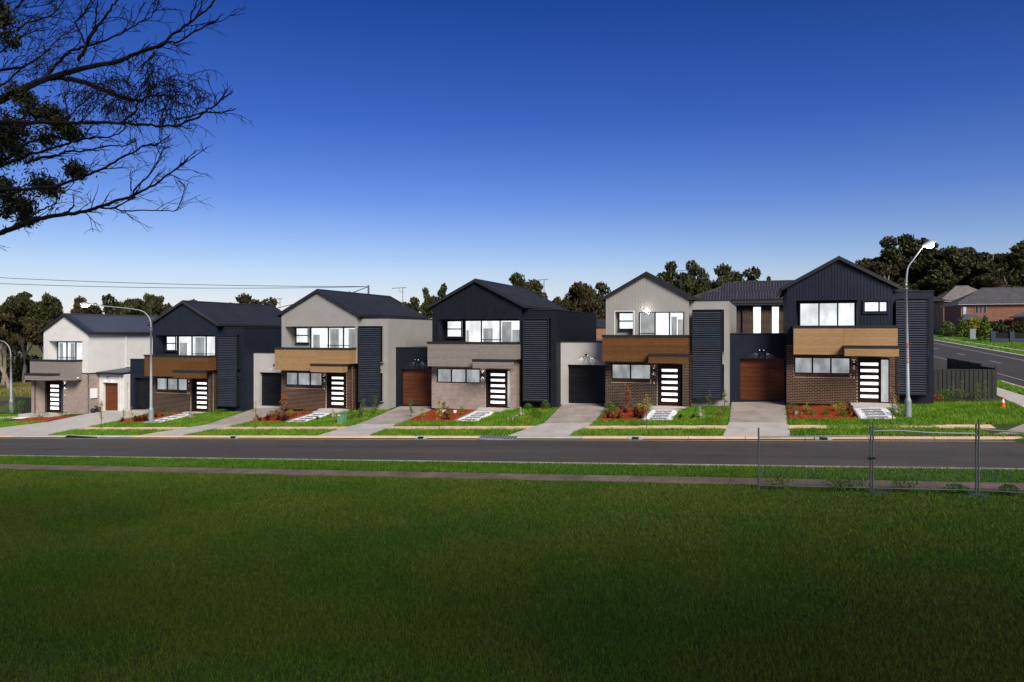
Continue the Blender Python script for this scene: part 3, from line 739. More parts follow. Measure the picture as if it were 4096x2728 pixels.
    s = MB(); yy = Yb + .4
    while yy < Yb + 11.3: s.box(tx1 - .019, tx1, yy + .004, min(yy + .15, Yb + 11.4) - .004, Z(-.9), Z(th)); yy += .15
    s.build('side_cladding', wall, H, kind='stuff')
    s = MB(); s.box(tx0, tx1 + .03, Yb + .36, Yb + 11.45, Z(th), Z(th + .05)); s.build('tower_capping', m_cap, H)
    s = MB(); s.tube([(L + Wg + .06, Yb + 1.2, Z(ez - .1)), (L + Wg + .06, Yb + 1.2, Z(th))], .04); s.build('downpipe', wall, H)
    l0, l1 = P['lou']; z0, z1 = Z(.45), Z(5.27)
    s = MB(); s.box(l0, l0 + .04, Yb - .03, Yb + .07, z0, z1); s.box(l1 - .04, l1, Yb - .03, Yb + .07, z0, z1); s.box(l0 + .04, l1 - .04, Yb - .03, Yb + .07, z1 - .04, z1); s.box(l0 + .04, l1 - .04, Yb - .03, Yb + .07, z0, z0 + .06)
    s.box(l0 + .04, l1 - .04, Yb + .061, Yb + .07, z0 + .06, z1 - .04)
    for zz in (.6, 2.5, 3.0, 5.1): s.box(l0 + .1, l0 + .14, Yb + .07, Yb + .4, Z(zz), Z(zz + .04)); s.box(l1 - .14, l1 - .1, Yb + .07, Yb + .4, Z(zz), Z(zz + .04))
    fr = s.build('louvre_screen', m_cap, H)
    zz = z0 + .08; me = None
    while zz < z1 - .1:
        if me is None:
            s = MB(); w_ = l1 - l0 - .09
            s.prism([(0, 0), (.058, .062), (.058, .072), (0, .012), (-.008, .004)], 'x', 0, w_); me = bpy.data.meshes.new('slat'); me.from_pydata(s.v, [], s.f); me.materials.append(m_slat)
        piece('slat', me, (l0 + .045, Yb - .015, zz), fr); zz += .116
    for a, b in ((.5, 2.35), (2.95, 5.3)):
        s = MB(); wx0, wx1 = l0 + .12, l1 + .1
        s.box(wx0, wx1, Yb + .2, Yb + .4, Z(b - .03), Z(b)); s.box(wx0, wx1, Yb + .2, Yb + .4, Z(a), Z(a + .03)); s.box(wx0, wx0 + .03, Yb + .2, Yb + .4, Z(a + .03), Z(b - .03)); s.box(wx1 - .03, wx1, Yb + .2, Yb + .4, Z(a + .03), Z(b - .03))
        w_ = s.build('tall_window', P.get('trim2', wall), H); g = MB(); g.box(wx0 + .03, wx1 - .03, Yb + .33, Yb + .39, Z(a + .03), Z(b - .03)); g.build('pane', m_black, w_)
    # garage to the left
    g = P['gar']; garage(H, (L, Yb, f0), g[0], L, g[1], L - .02 if g[2] is None else g[2], 3.46, m_link if wall is m_grey else wall, P['gdoor'])
    twin_spot(H, g[3], Yb + 1.45, Z(g[4]), .3 if wall is m_grey else 1.1)
    return H

COM = dict(win=(.36, 3.16), winc=(1.29, 2.24), door=(3.48, 3.73, 4.61, 5.0, 4.78), br=5.37, bal=(.1, 5.66), can=(3.22, 5.54), split=3.35, lamp=3.31, W=5.75, W0=5.75, pk=7.62, ez=6.08, th=5.76)
house(4, -19.24, -4.45, dict(COM, W=5.78, lou=(-13.4, -11.85), tower=-11.5, wall=m_navy2, core=m_brL, brick=(m_brL, m_moL), clad=m_woodG, roof=m_roof,
    log=(.44, 5.6, 5.25, .95),
    wins=[('awning_window', .62, 1.62, 4.16, 5.18, .95, [], m_room, [], []), ('sliding_window', 1.82, 5.5, 2.95, 5.2, .95, (2.9, 4.1), m_room, [(2.9, 4.2, 4.02)], [(1.9, 2.05, 4.6), (3.0, 3.6, 4.7), (4.85, 5.45, 4.62), (4.2, 4.8, 5.1)])],
    gar=(-22.42, -22.05, None, -20.9, 2.75), gdoor=m_gdB, label='navy gabled townhouse with grey timber balcony, pale brick front and brown garage door'))
house(3, -30.06, -4.86, dict(COM, W=5.66, lou=(-24.31, -22.78), tower=-22.44, wall=m_grey, core=m_brD, brick=(m_brD, m_moD), clad=m_woodL, roof=m_roof,
    log=(.28, 5.62, 5.25, 1.05), door=(3.42, 3.72, 4.58, 4.95, None),
    wins=[('awning_window', .45, 1.45, 4.16, 5.18, 1.05, [], m_room, [], []), ('sliding_window', 1.62, 5.5, 2.95, 5.2, 1.05, (3.0, 4.15), m_room, [(2.9, 4.6, 4.02)], [(1.8, 2.3, 4.72), (3.1, 3.75, 5.1), (4.5, 5.45, 5.1)])],
    gar=(-33.34, -32.87, None, -31.6, 2.66), gdoor=m_gdK, label='warm grey gabled townhouse with tan timber balcony, dark brick and black garage door'))
house(2, -40.73, -5.44, dict(COM, W=5.56, lou=(-35.16, -33.62), tower=-33.36, wall=m_navy, core=m_brB, brick=(m_brB, m_moD), clad=m_woodD, roof=m_roof,
    log=(.3, 5.6, 5.25, .85), door=(3.40, 3.78, 4.6, 4.95, None), winc=(1.35, 2.3),
    wins=[('awning_window', .5, 1.4, 4.16, 5.18, .85, [], m_room, [], []), ('sliding_window', 1.6, 5.5, 2.95, 5.2, .85, (2.85, 4.1), m_room, [(2.9, 5.4, 3.96)], [(1.7, 2.35, 4.72), (3.1, 3.9, 5.1), (4.95, 5.45, 5.1)])],
    gar=(-44.2, -43.8, None, -100, 2.7), gdoor=m_gdK, label='navy gabled townhouse with dark brown timber balcony behind the left street lamp'))
house(5, -8.52, -4.03, dict(COM, W=4.63, W0=4.63, lou=(-3.74, -2.16), tower=-1.84, wall=m_grey, core=m_brB, brick=(m_brB, m_moD), clad=m_woodD, roof=m_roof, trim=m_pale,
    win=(.36, 2.56), winc=(1.42,), door=(2.9, 3.11, 3.96, 4.26, 4.08), br=4.72, bal=(0.0, 4.62), can=(2.62, 4.68), split=2.5, lamp=2.72, pk=7.36, ez=6.0,
    log=(.56, 1.6, 5.2, .5), holes=[(1.9, 4.36, 2.9, 5.16)],
    wins=[('awning_window', .68, 1.56, 4.2, 5.16, .5, [], m_room, [], []), ('sliding_window', 1.9, 4.36, 2.93, 5.16, .1, (2.78, 3.56), m_room, [(1.95, 2.78, 3.98)], [(1.98, 2.74, 5.1), (3.66, 3.95, 4.9), (4.0, 4.3, 4.75)])],
    gar=(-11.5, -11.08, None, -9.95, 2.72), gdoor=m_gdK, label='grey gabled townhouse with dark brown balcony and a bright lamp above its sliding window'))
house(6, 1.06, -3.55, dict(COM, W=5.02, W0=5.02, lou=(6.2, 7.64), tower=7.95, wall=m_navy, core=m_brD, brick=(m_brD, m_moD), clad=m_woodL, roof=m_roof,
    win=(.38, 3.06), winc=(1.26, 2.14), door=(3.39, 3.55, 4.37, 4.86, 4.5), br=5.28, bal=(.32, 5.1), can=(2.66, 5.06), split=2.66, lamp=3.22, pk=7.42, ez=5.95, th=5.6,
    log=(.47, 3.40, 5.22, .8), holes=[(3.68, 4.76, 4.58, 5.12)],
    wins=[('sliding_window', .66, 3.36, 2.95, 5.12, .8, (1.62, 2.52), m_room6, [(1.62, 3.3, 3.9)], []), ('small_window', 3.68, 4.76, 4.58, 5.12, .1, (4.38,), m_room, [], [])],
    gar=(-1.84, -1.3, .98, -.17, 2.62), gdoor=m_gdB, label='navy gabled townhouse with tan timber balcony at the right end of the row'))
HS = {o['label'].split()[0] + str(i): o for i, o in enumerate([o for o in col.objects if o.name.startswith('townhouse')])}
def H_at(x): return min([o for o in col.objects if o.name.startswith('townhouse')], key=lambda o: abs(o.location.x - x))
# small surround on the right-hand house window, security lamp on house 5
h6 = H_at(1.06); s = MB()
for a, b, c, d in rects(4.68, 5.88, -3.55 + 4.49, -3.55 + 5.22, [(4.75, 5.81, -3.55 + 4.56, -3.55 + 5.15)]): s.box(a, b, 41.42, 41.499, c, d)
s.build('window_surround', m_navy, h6)
h5 = H_at(-8.52); s = MB(); s.box(-6.27, -6.15, 41.42, 41.5, 1.20, 1.30); s.build('security_lamp', m_white, h5)
s = MB(); s.tube([(-6.2, 41.40, 1.22), (-6.2, 41.33, 1.20)], [.05, .07], 10); s.build('lamp_globe', m_lampglow, h5)
pl = bpy.data.lights.new('security_light', 'POINT'); pl.energy = 3.5; pl.shadow_soft_size = .08; po = bpy.data.objects.new('security_light', pl); col.objects.link(po); po.parent = h5; po.location = Vector((-6.2, 40.95, 1.1)) - wl(h5)

# far left mirrored house
def house1():
    L, f0, Yb = -51.0, -5.9, 41.5; Z = lambda z: f0 + z
    H = thing('townhouse', 'pale grey gabled townhouse at far left with mirrored plan and brown garage door', 'house', (L, Yb, f0), 'row of new two-storey townhouses')
    Rr = -46.65; xm = (L + Rr) / 2
    s = MB(); s.box(L + .02, Rr - .12, Yb + .42, Yb + 14, Z(-.9), Z(2.88)); s.build('ground_floor', m_brL, H)
    cnt = [0]
    brickwork(H, -49.02, -46.65, Yb, Z(-.2), Z(2.88), [], m_brL, m_moL, cnt, side=(-46.65, Yb, Yb + 1.0))
    brickwork(H, -51.0, -50.7, Yb - .95, Z(-.15), Z(2.43), [], m_brL, m_moL, cnt, side=(-50.7, Yb - .95, Yb + .1))
    s = MB(); s.box(-50.7, -50.65, Yb + .1, Yb + .42, Z(-.2), Z(2.88)); s.box(-50.95, -50.7, Yb - .1, Yb + .42, Z(-.2), Z(2.88)); s.build('porch_wall', m_brL, H)
    s = MB(); s.box(-48.2, -46.6, Yb - .03, Yb + 1.05, Z(2.885), Z(2.95)); s.build('brick_capping', m_cap, H)
    y = Yb + .06
    d = MB(); d.box(-50.65, -49.02, y + .02, y + .1, Z(0), Z(2.3)); d.box(-50.65, -50.55, y - .05, y + .019, Z(0), Z(2.3)); d.box(-50.55, -49.02, y - .05, y + .019, Z(2.2), Z(2.3)); d.box(-49.4, -49.33, y - .05, y + .019, Z(0), Z(2.2)); d = d.build('front_door', m_door, H)
    for z in (.24, .568, .896, 1.224, 1.552, 1.88):
        g = MB(); g.box(-50.36, -49.55, y + .002, y + .0195, Z(z - .05), Z(z + .14)); g.build('glass_slit', m_slit, d)
    g = MB(); g.box(-49.3, -49.06, y, y + .0195, Z(.05), Z(2.15)); g.build('sidelight', m_bluegrey, d)
    wall_lamp(H, -48.86, Yb, Z(2.0))
    s = MB(); s.box(-51.6, -48.4, Yb - 1.5, Yb + .06, Z(-.6), Z(-.05)); s.build('porch_step', m_conc, H)
    yb = Yb - .8; b0, b1 = -51.33, -47.17
    s = MB(); s.box(b0 + .02, b1 - .021, yb + .021, yb + .12, Z(2.46), Z(3.8)); s.box(b0 + .02, b0 + .1, yb + .12, Yb, Z(2.46), Z(3.8)); s.box(b1 - .1, b1 - .021, yb + .12, Yb - .01, Z(2.46), Z(3.8)); s.box(b0 + .1, b1 - .1, yb + .12, Yb - .01, Z(2.46), Z(2.9)); s.build('balcony', m_woodG, H)
    clad(H, b0, b1, yb, Z(2.45), Z(3.8), m_woodG, 9, -49.4); clad(H, yb + .021, Yb - .01, b1, Z(2.45), Z(3.8), m_woodG, 9, axis='y')
    s = MB(); s.box(b0 - .04, b1 + .04, yb - .04, yb + .16, Z(3.8), Z(3.93)); s.box(b1 - .16, b1 + .04, yb + .16, Yb - .01, Z(3.8), Z(3.93)); s.box(b0 - .04, b0 + .16, yb + .16, Yb - .01, Z(3.8), Z(3.93)); s.build('balcony_capping', m_cap, H)
    s = MB(); s.tube([(b1, Yb - .42, Z(2.62)), (b1 + .1, Yb - .42, Z(2.6))], [.05, .06], 8); s.build('security_camera', m_white, H)
    yc = 39.9
    s = MB(); s.box(-50.8, -48.42, yc + .021, yb, Z(2.47), Z(2.8)); s.build('canopy', m_woodG, H)
    clad(H, -50.84, -48.4, yc, Z(2.46), Z(2.8), m_woodG, 3, name='canopy_board'); clad(H, yc + .021, yb, -48.4, Z(2.46), Z(2.8), m_woodG, 3, axis='y', name='canopy_board')
    s = MB(); s.box(-50.87, -48.37, yc - .03, yb - .002, Z(2.8), Z(2.94)); s.build('canopy_capping', m_cap, H)
    pk, ez, Wg = 7.28, 6.0, Rr - L; PEAK[0] = xm; sl_ = (pk - ez) / (Wg / 2 + .12)
    rt = lambda x: Z(pk) - sl_ * abs(x - xm); wt = lambda x: rt(x) - .1
    holes = [(-50.48, -47.15, Z(2.9), Z(5.27))]
    board_wall(H, L + .03, Rr - .001, Yb, Z(2.93), wt, holes, m_pale)
    s = MB()
    for a, b, c, d_ in rects(L + .03, Rr - .001, Z(2.9), Z(ez - .1), holes): s.box(a, b, Yb + .021, Yb + .12, c, d_)
    s.prism([(L + .03, Z(ez - .1)), (Rr - .03, Z(ez - .1)), (xm, Z(pk) - .14)], 'y', Yb + .021, Yb + .12); s.build('upper_wall', m_pale, H)
    s = MB(); s.box(L + .03, -50.48, Yb + .12, Yb + .8, Z(2.9), Z(ez - .12)); s.box(-47.15, Rr, Yb + .12, Yb + .8, Z(2.9), Z(ez - .12)); s.box(-50.48, -47.15, Yb + .12, Yb + .8, Z(5.29), Z(ez - .12)); s.box(L + .03, Rr, Yb + .8, Yb + 14, Z(2.9), Z(ez - .12)); s.build('upper_storey', m_pale, H)
    window(H, 'sliding_window', -50.44, -47.9, Z(2.95), Z(5.2), Yb + .8 - .115, (-49.5, -48.62), m_room, .05, [(-50.4, -48.6, Z(4.02))], door_patch=[(-50.3, -49.95, Z(5.1)), (-49.2, -48.8, Z(5.1))])
    yr0, yr1 = Yb - .18, Yb + 14.3
    for sd_ in (-1, 1):
        xe = xm + sd_ * (Wg / 2 + .22)
        s = MB(); s.prism([(xm, rt(xm)), (xe, rt(xe)), (xe, rt(xe) - .05), (xm, rt(xm) - .05)], 'y', yr0 + .02, yr1 - .02)
        for i in range(int((yr1 - yr0 - .1) / .2)):
            yy = yr0 + .08 + i * .2
            s.add([(xm + sd_ * .09, yy, rt(xm + .09) + .001), (xe, yy, rt(xe) + .001), (xe, yy + .09, rt(xe) + .001), (xm + sd_ * .09, yy + .09, rt(xm + .09) + .001), (xm + sd_ * .09, yy + .045, rt(xm + .09) + .022), (xe, yy + .045, rt(xe) + .022)], [(0, 1, 5, 4), (4, 5, 2, 3), (1, 2, 5), (0, 4, 3)])
        s.build('roof_sheet', m_roof2, H)
        s = MB(); s.prism([(xm, rt(xm) + .035), (xe + sd_ * .03, rt(xe + sd_ * .03) + .035), (xe + sd_ * .03, rt(xe + sd_ * .03) - .15), (xm, rt(xm) - .15)], 'y', yr0 - .01, yr0 + .03); s.build('barge_board', m_cap, H)
        s = MB(); s.prism([(xm, rt(xm) + .042), (xe, rt(xe) + .042), (xe, rt(xe) + .03), (xm, rt(xm) + .03)], 'y', yr0 + .03, yr0 + .5); s.build('barge_flashing', m_slat, H)
        s = MB(); s.prism([(xe, rt(xe) - .15), (xe + sd_ * .11, rt(xe) - .15), (xe + sd_ * .12, rt(xe) - .02), (xe, rt(xe) - .02)], 'y', yr0 + .04, yr1 - .04); s.build('gutter', m_cap, H)
    s = MB(); s.prism([(xm - .14, rt(xm - .14) + .03), (xm, rt(xm) + .05), (xm + .14, rt(xm + .14) + .03), (xm, rt(xm) + .03)], 'y', yr0 + .03, yr1 - .03); s.build('ridge_cap', m_slat, H)
    s = MB(); s.tube([(Rr + .05, Yb + 3.4, Z(ez - .1)), (Rr + .05, Yb + 3.4, Z(3.25)), (Rr + .05, Yb + 4.6, Z(3.3))], .045); s.build('downpipe', m_pale, H)
    garage(H, (L, Yb, f0), Rr + .001, -44.25, -46.35, -44.9, 2.85, m_pale, m_gdB, y=1.0, oz=-.15, ot=2.2, depth=7)
    s = MB(); s.prism([(Yb + .8, Z(2.92)), (Yb + 8, Z(3.5)), (Yb + 8, Z(3.56)), (Yb + .8, Z(2.99))], 'x', Rr + .002, -44.2); s.build('lean_to_roof', m_roof2, H)
    s = MB(); s.box(Rr - .1, -44.2, Yb + .7, Yb + .82, Z(2.82), Z(2.99)); s.build('garage_gutter', m_cap, H)
    s = MB(); s.tube([(-44.6, Yb + .93, Z(2.8)), (-44.6, Yb + .93, Z(-.1))], .045); s.build('garage_downpipe', m_pale, H)
    twin_spot(H, -45.75, Yb + 1.0, Z(2.62), .22)
    s = MB(); s.box(-46.65, -46.56, Yb + .2, Yb + .75, Z(1.1), Z(1.8)); s.build('meter_box', m_white, H)
    s = MB(); s.box(-46.65, -46.55, Yb + .5, Yb + .72, Z(.5), Z(.72)); s.build('junction_box', m_slate, H)
    return H
h1 = house1()
# bags beside the far left house
t = thing('rubbish_bag', 'dark grey bundle on the driveway against the far left brick side wall', 'bag', (-46.35, 41.9, G(-46.35, 41.9)))
s = MB()
for a, b, c in ((-46.4, 41.75, .17), (-46.3, 42.1, .2)):
    n = 8; pts = []
    for i in range(5):
        ph = -1.3 + 2.6 * i / 4
        for j in range(n): q_ = 2 * math.pi * j / n; r_ = c * math.cos(ph) * (1 + .15 * math.sin(3 * q_ + i)); pts.append((a + r_ * math.cos(q_), b + r_ * math.sin(q_), G(a, b) + c * 1.1 * (1 + math.sin(ph)) / 1.0))
    s.add(pts, [(i * n + j, i * n + (j + 1) % n, (i + 1) * n + (j + 1) % n, (i + 1) * n + j) for i in range(4) for j in range(n)] + [tuple(range(4 * n, 5 * n))])
s.build('bag', m_cap, t, smooth=True)

# antennas
for nm, (bx, by, bz), tz, (lx, ly), (rx_, ry_), lab in [('a', (-49.89, 50.66, 1.0), 2.23, (-50.56, 50.44), (-49.81, 50.69), 'thin TV antenna on the far left slate-blue roof'),
    ('b', (-36.93, 50.83, 1.35), 2.69, (-37.83, 50.53), (-36.78, 50.89), 'TV antenna at the back of the left navy roof, first from the left'), ('c', (-25.74, 50.4, 1.9), 3.34, (-26.51, 50.14), (-25.48, 50.49), 'TV antenna on the roof of the grey house with tan balcony'),
    ('d', (-14.58, 49.96, 2.1), 3.66, (-15.34, 49.71), (-14.32, 50.05), 'TV antenna on the central navy roof before the gum tree'), ('e', (-5.33, 50.99, 2.6), 4.14, (-6.03, 50.75), (-4.76, 51.18), 'thin TV antenna behind the roof with the bright lamp below')]:
    t = thing('tv_antenna', lab, 'antenna', (bx, by, bz), 'TV antennas on the roofs')
    r_ = .022 if nm in 'bcd' else .014
    s = MB(); s.tube([(bx, by, bz - .3), (bx, by, tz + .03)], r_); s.build('mast', m_steel, t)
    s = MB(); s.tube([(lx, ly, tz - .03), (rx_, ry_, tz + .05)], r_ * .9); s.build('boom', m_steel, t)
    for i in range(7):
        u = (i + .5) / 7; x, y = lx + (rx_ - lx) * u, ly + (ry_ - ly) * u; s = MB(); s.tube([(x + .08, y - .22, tz), (x - .08, y + .22, tz)], .008, 4); s.build('element', m_steel, t)
    s = MB(); s.tube([(bx + .3 * (lx - bx), by + .3 * (ly - by), tz), (bx + .35 * (lx - bx), by + .35 * (ly - by), tz - .2), (bx, by, tz - .35)], r_ * .8); s.build('brace', m_steel, t)

# overhead wires and their far pole
t = thing('utility_pole', 'steel pole top with a stay, ending the overhead wires behind the grey tan-balcony roof', 'pole', (-37.74, 66.4, -5.2))
s = MB(); s.tube([(-37.74, 66.4, -5.2), (-37.74, 66.4, 4.75)], [.22, .09], 8); s.build('pole', m_steel, t)
s = MB(); s.tube([(-37.74, 66.4, 4.62), (-41.2, 65.2, 3.2)], .05); s.build('stay', m_steel, t)
def wire(pts, lab, r=.025):
    s = MB(); s.tube(pts, r, 4); tag(s.build('overhead_wire', m_black), lab, 'wire', 'overhead wires')
def sag(a, b, n=14, d=.5):
    return [tuple(a[i] + (b[i] - a[i]) * k / n - (d * 4 * (k / n) * (1 - k / n) if i == 2 else 0) for i in range(3)) for k in range(n + 1)]
wire(sag((-90, 48.7, 6.6), (-37.74, 66.4, 4.62), d=.5), 'upper overhead wire crossing the sky at left')
wire(sag((-90, 48.7, 5.9), (-38.2, 66.3, 4.60), d=.62), 'lower overhead wire crossing the sky at left')
wire([(-43.4, 59.3, 2.3), (-38.3, 60.9, 3.55)], 'thick sloping stay wire behind the left navy roof', .03)

# ------------------------------------------------------------------ street furniture
def lamp(pts, r0, label, glow=True, base=True, energy=120):
    b = pts[0]; t = thing('street_lamp', label, 'street lamp', b, 'galvanised street lamps')
    s = MB(); s.tube([b, (b[0], b[1], b[2] + .9), (b[0], b[1], b[2] + 1.06)], [r0 * 1.95, r0 * 1.85, r0 * 1.15], 14); s.build('base_sleeve', m_galv, t, smooth=False)
    s = MB(); top = pts[1]; s.tube([(b[0], b[1], b[2] + 1.06), top], [r0 * 1.08, r0 * .72], 12); s.build('pole', m_galv, t, smooth=True)
    s = MB()
    for dz in (-.15, .16): s.tube([(top[0], top[1], top[2] + dz - .02), (top[0], top[1], top[2] + dz + .02)], r0 * 1.1, 10)
    s.build('collar', m_galv, t)
    # smooth arm
    ps = [Vector(p) for p in pts[1:]]; sm = []
    for i in range(len(ps) - 1):
        p0, p1, p2, p3 = ps[max(i - 1, 0)], ps[i], ps[i + 1], ps[min(i + 2, len(ps) - 1)]
        for k in range(5):
            u = k / 5; sm.append(.5 * ((2 * p1) + (-p0 + p2) * u + (2 * p0 - 5 * p1 + 4 * p2 - p3) * u * u + (-p0 + 3 * p1 - 3 * p2 + p3) * u ** 3))
    sm.append(ps[-1]); n = len(sm)
    s = MB(); s.tube(sm, [r0 * (.7 - .38 * (i / n) ** .6) for i in range(n)], 10); s.build('arm', m_galv, t, smooth=True)
    e = Vector(pts[-1]); d = (e - Vector(pts[-2])).normalized(); d.z *= .3; d.normalize(); a = e; b2 = e + d * .62
    s = MB(); s.tube([a - d * .05, a + d * .1, a + d * .4, b2], [.04, .1, .13, .04], 10); hd = s.build('lamp_head', m_galv, t, smooth=True)
    c = a + d * .32
    s = MB(); s.tube([c + Vector((0, 0, -.05)), c + Vector((0, 0, -.13)), c + Vector((0, 0, -.2))], [.16, .19, .12], 14); s.build('lens', m_lampglow if glow else m_white, hd)
    if glow:
        L = bpy.data.lights.new('lamp_light', 'POINT'); L.energy = energy; L.shadow_soft_size = .15; L.color = (1, .93, .86)
        o = bpy.data.objects.new('lamp_light', L); col.objects.link(o); o.parent = t; o.location = c + Vector((0, 0, -.35)) - wl(t)
    return t
lr = lamp([(6.17, 37.99, -4.0), (6.08, 37.96, 2.16), (6.12, 37.97, 2.7), (6.19, 38.0, 3.0), (6.42, 38.08, 3.35), (6.69, 38.17, 3.75), (6.83, 38.22, 3.95)], .075, 'galvanised street lamp with red lettering before the right-hand navy house')
lamp([(-37.01, 37.61, -5.82), (-37.01, 37.61, .35), (-37.05, 37.6, .75), (-37.22, 37.54, 1.08), (-37.75, 37.36, 1.43), (-39.64, 36.72, 1.67), (-40.7, 36.36, 1.80)], .08, 'street lamp with a long arm over the pale house roof, lit')
lamp([(-55.48, 42.43, -6.25), (-55.5, 42.42, -1.9), (-55.55, 42.4, -1.4), (-55.75, 42.33, -.95), (-56.2, 42.2, -.65), (-57.2, 41.9, -.55)], .085, 'unlit curved street lamp at the far left edge of the street', glow=False)
lamp([(44.0, 118, -1.3), (44.0, 118, 3.6), (43.8, 118, 4.2), (43, 118, 4.7), (40, 118, 4.9), (37.5, 118, 5.0)], .12, 'distant street lamp arm in front of the brick houses at far right', glow=False)
# lettering down the pole
for txt, xo, mt in (('HPSVHP', .028, m_red), ('RHPRSVRHP', -.055, m_door)):
    for i, ch in enumerate(txt):
        cu = bpy.data.curves.new('lettering', 'FONT'); cu.body = ch; cu.size = .15 if len(txt) == 6 else .105; cu.extrude = .002
        step = 1.0 / len(txt)
        ob = bpy.data.objects.new('tmp', cu); me = bpy.data.meshes.new_from_object(ob); bpy.data.objects.remove(ob)
        me.materials.clear(); me.materials.append(mt)
        o = bpy.data.objects.new('lettering', me); col.objects.link(o); o.parent = lr
        o.rotation_euler = (R(90), 0, R(4)); o.location = Vector((6.13 + xo, 37.873, -.55 - i * step)) - wl(lr)
        o['lettering'] = 1

# green service cabinet
t = thing('service_cabinet', 'small green service cabinet on the lawn of the grey tan-balcony house', 'cabinet', (-22.92, 37.28, G(-22.92, 37.28)))
z = G(-22.92, 37.28)
s = MB(); s.prism([(37.1, z - .05), (37.16, z + .56), (37.44, z + .56), (37.5, z - .05)], 'x', -23.12, -22.72); s.build('body', m_greenbox, t)
s = MB(); s.box(-23.15, -22.69, 37.12, 37.48, z + .56, z + .60); s.build('lid', m_greenbox, t)
s = MB(); s.box(-23.08, -22.94, 37.118, 37.14, z + .45, z + .51); s.build('number_plate', m_white, t)

# gas / water meters
def meter(x, y, h, lab):
    z = G(x, y); t = thing('water_meter', lab, 'meter', (x, y, z), 'water and gas meters on the lawns')
    s = MB(); s.tube([(x, y, z), (x, y, z + h * .55)], .05, 8); s.tube([(x, y, z + h * .25), (x, y, z + h * .5)], .11, 8); s.build('riser', m_brass, t)
    s = MB(); s.tube([(x, y, z + h * .55), (x, y, z + h)], .03, 6); s.tube([(x - .07, y, z + h * .8), (x + .07, y, z + h * .8)], .03, 6); s.tube([(x - .05, y, z + h), (x + .05, y, z + h)], .035, 6); s.build('tap', m_galv, t)
    s = MB(); s.tube([(x + .03, y, z + h * .75), (x + .16, y, z + h * .75), (x + .18, y, z + h * .68), (x + .18, y, z)], .018, 6); s.build('pipe', m_brass, t)
meter(-35.15, 38.97, .48, 'buff water meter on the lawn of the left navy house')
meter(-24.44, 38.78, .52, 'buff water meter behind the green cabinet')
meter(-12.71, 38.97, .5, 'buff water meter on the lawn of the central navy house')
meter(-3.05, 38.05, .58, 'tall water meter on the lawn of the brown-balcony grey house')
meter(5.79, 38.85, .40, 'gas meter pipe beside the right-hand lamp post')
for x, y, lab in ((-13.05, 37.8, 'left wooden stub post in the central lawn'), (-12.78, 37.8, 'right wooden stub post in the central lawn, beside a grey pipe end')):
    s = MB(); z = G(x, y); s.tube([(x, y, z - .05), (x + .01, y, z + .2)], [.045, .04], 8); tag(s.build('stub_post', m_brass), lab, 'post', 'stub posts in the lawn')
s = MB(); z = G(-12.6, 37.9); s.tube([(-12.75, 37.9, z + .2), (-12.6, 37.9, z + .26), (-12.5, 37.9, z + .25)], [.03, .05, .055], 8); tag(s.build('pipe_end', m_galv), 'short grey pipe end lying by the stub posts', 'pipe')
# pots in the beds
for x, y, lab in ((-18.0, 40.5, 'left white pot in the mulch bed of the central house'), (-17.2, 40.3, 'right white pot in the mulch bed of the central house'), (1.45, 39.0, 'white pot in the mulch at the driveway of the right-hand house')):
    s = MB(); z = G(x, y); n = 10; s.tube([(x, y, z), (x, y, z + .2), (x, y, z + .2), (x, y, z + .05)], [.09, .12, .10, .08], n); tag(s.build('plant_pot', m_white), lab, 'pot', 'white plant pots')
# traffic cone
x, y = 10.53, 40.38; z = G(x, y); t = thing('traffic_cone', 'orange traffic cone with a white band on the grass by the corner fence', 'cone', (x, y, z))
s = MB(); s.box(x - .15, x + .15, y - .15, y + .15, z, z + .03); s.build('base', m_orange, t)
def fr_(h): return .115 * (1 - h / .62)
for a, b, mt, nm in ((.03, .24, m_orange, 'lower_cone'), (.24, .38, m_white, 'white_band'), (.38, .52, m_orange, 'upper_cone')):
    s = MB(); s.tube([(x, y, z + a), (x, y, z + b)], [fr_(a), fr_(b)], 14); s.build(nm, mt, t)

# temporary mesh fence panels
def tfence(p0, p1, h0, h1, lab, bend=0):
    (xa, ya), (xb, yb) = p0, p1; za, zb = G(xa, ya), G(xb, yb)
    t = thing('wire_fence_panel', lab, 'fence', (xa, ya, za), 'temporary wire fence panels along the near footpath')
    for x, y, z, h in ((xa, ya, za, h0), (xb, yb, zb, h1)):
        s = MB(); s.tube([(x, y, z - .02), (x, y, z + h)], .024, 8); s.build('post', m_steel, t)
    P_ = lambda u, v: (xa + (xb - xa) * u, ya + (yb - ya) * u, za + .12 + (zb - za) * u + v)
    ta, tb = h0 - .38, h1 - .38
    topz = lambda u: ta + (tb - ta) * u + bend * math.exp(-((u - .22) / .25) ** 2)
    s = MB(); s.tube([P_(u / 10, topz(u / 10)) for u in range(11)], .02, 8); s.build('top_rail', m_galv, t)
    s = MB(); s.tube([P_(0, 0), P_(1, 0)], .02, 8); s.build('bottom_rail', m_steel, t)
    s = MB(); L = math.hypot(xb - xa, yb - ya); n = int(L / .048); rr = random.Random(int(xa * 10))
    for i in range(1, n):
        u = i / n; w = rr.uniform(-.0015, .0015)
        s.tube([P_(u, 0), P_(u + w, topz(u) * .5), P_(u, topz(u))], .0026, 3)
    k = 1
    while k * .19 < min(ta, tb):
        s.tube([P_(j / 8, k * .19 + rr.uniform(-.006, .006)) for j in range(9)], .003, 3); k += 1
    s.build('wire_mesh', m_steel, t, kind='stuff')
    return t
tfence((-.17, 22.02), (2.68, 22.02), 1.74, 1.78, 'wire fence panel with a straight rail, leftmost of three')
tfence((2.74, 22.0), (5.14, 22.0), 1.88, 1.84, 'middle wire fence panel with a kinked top rail', .05)
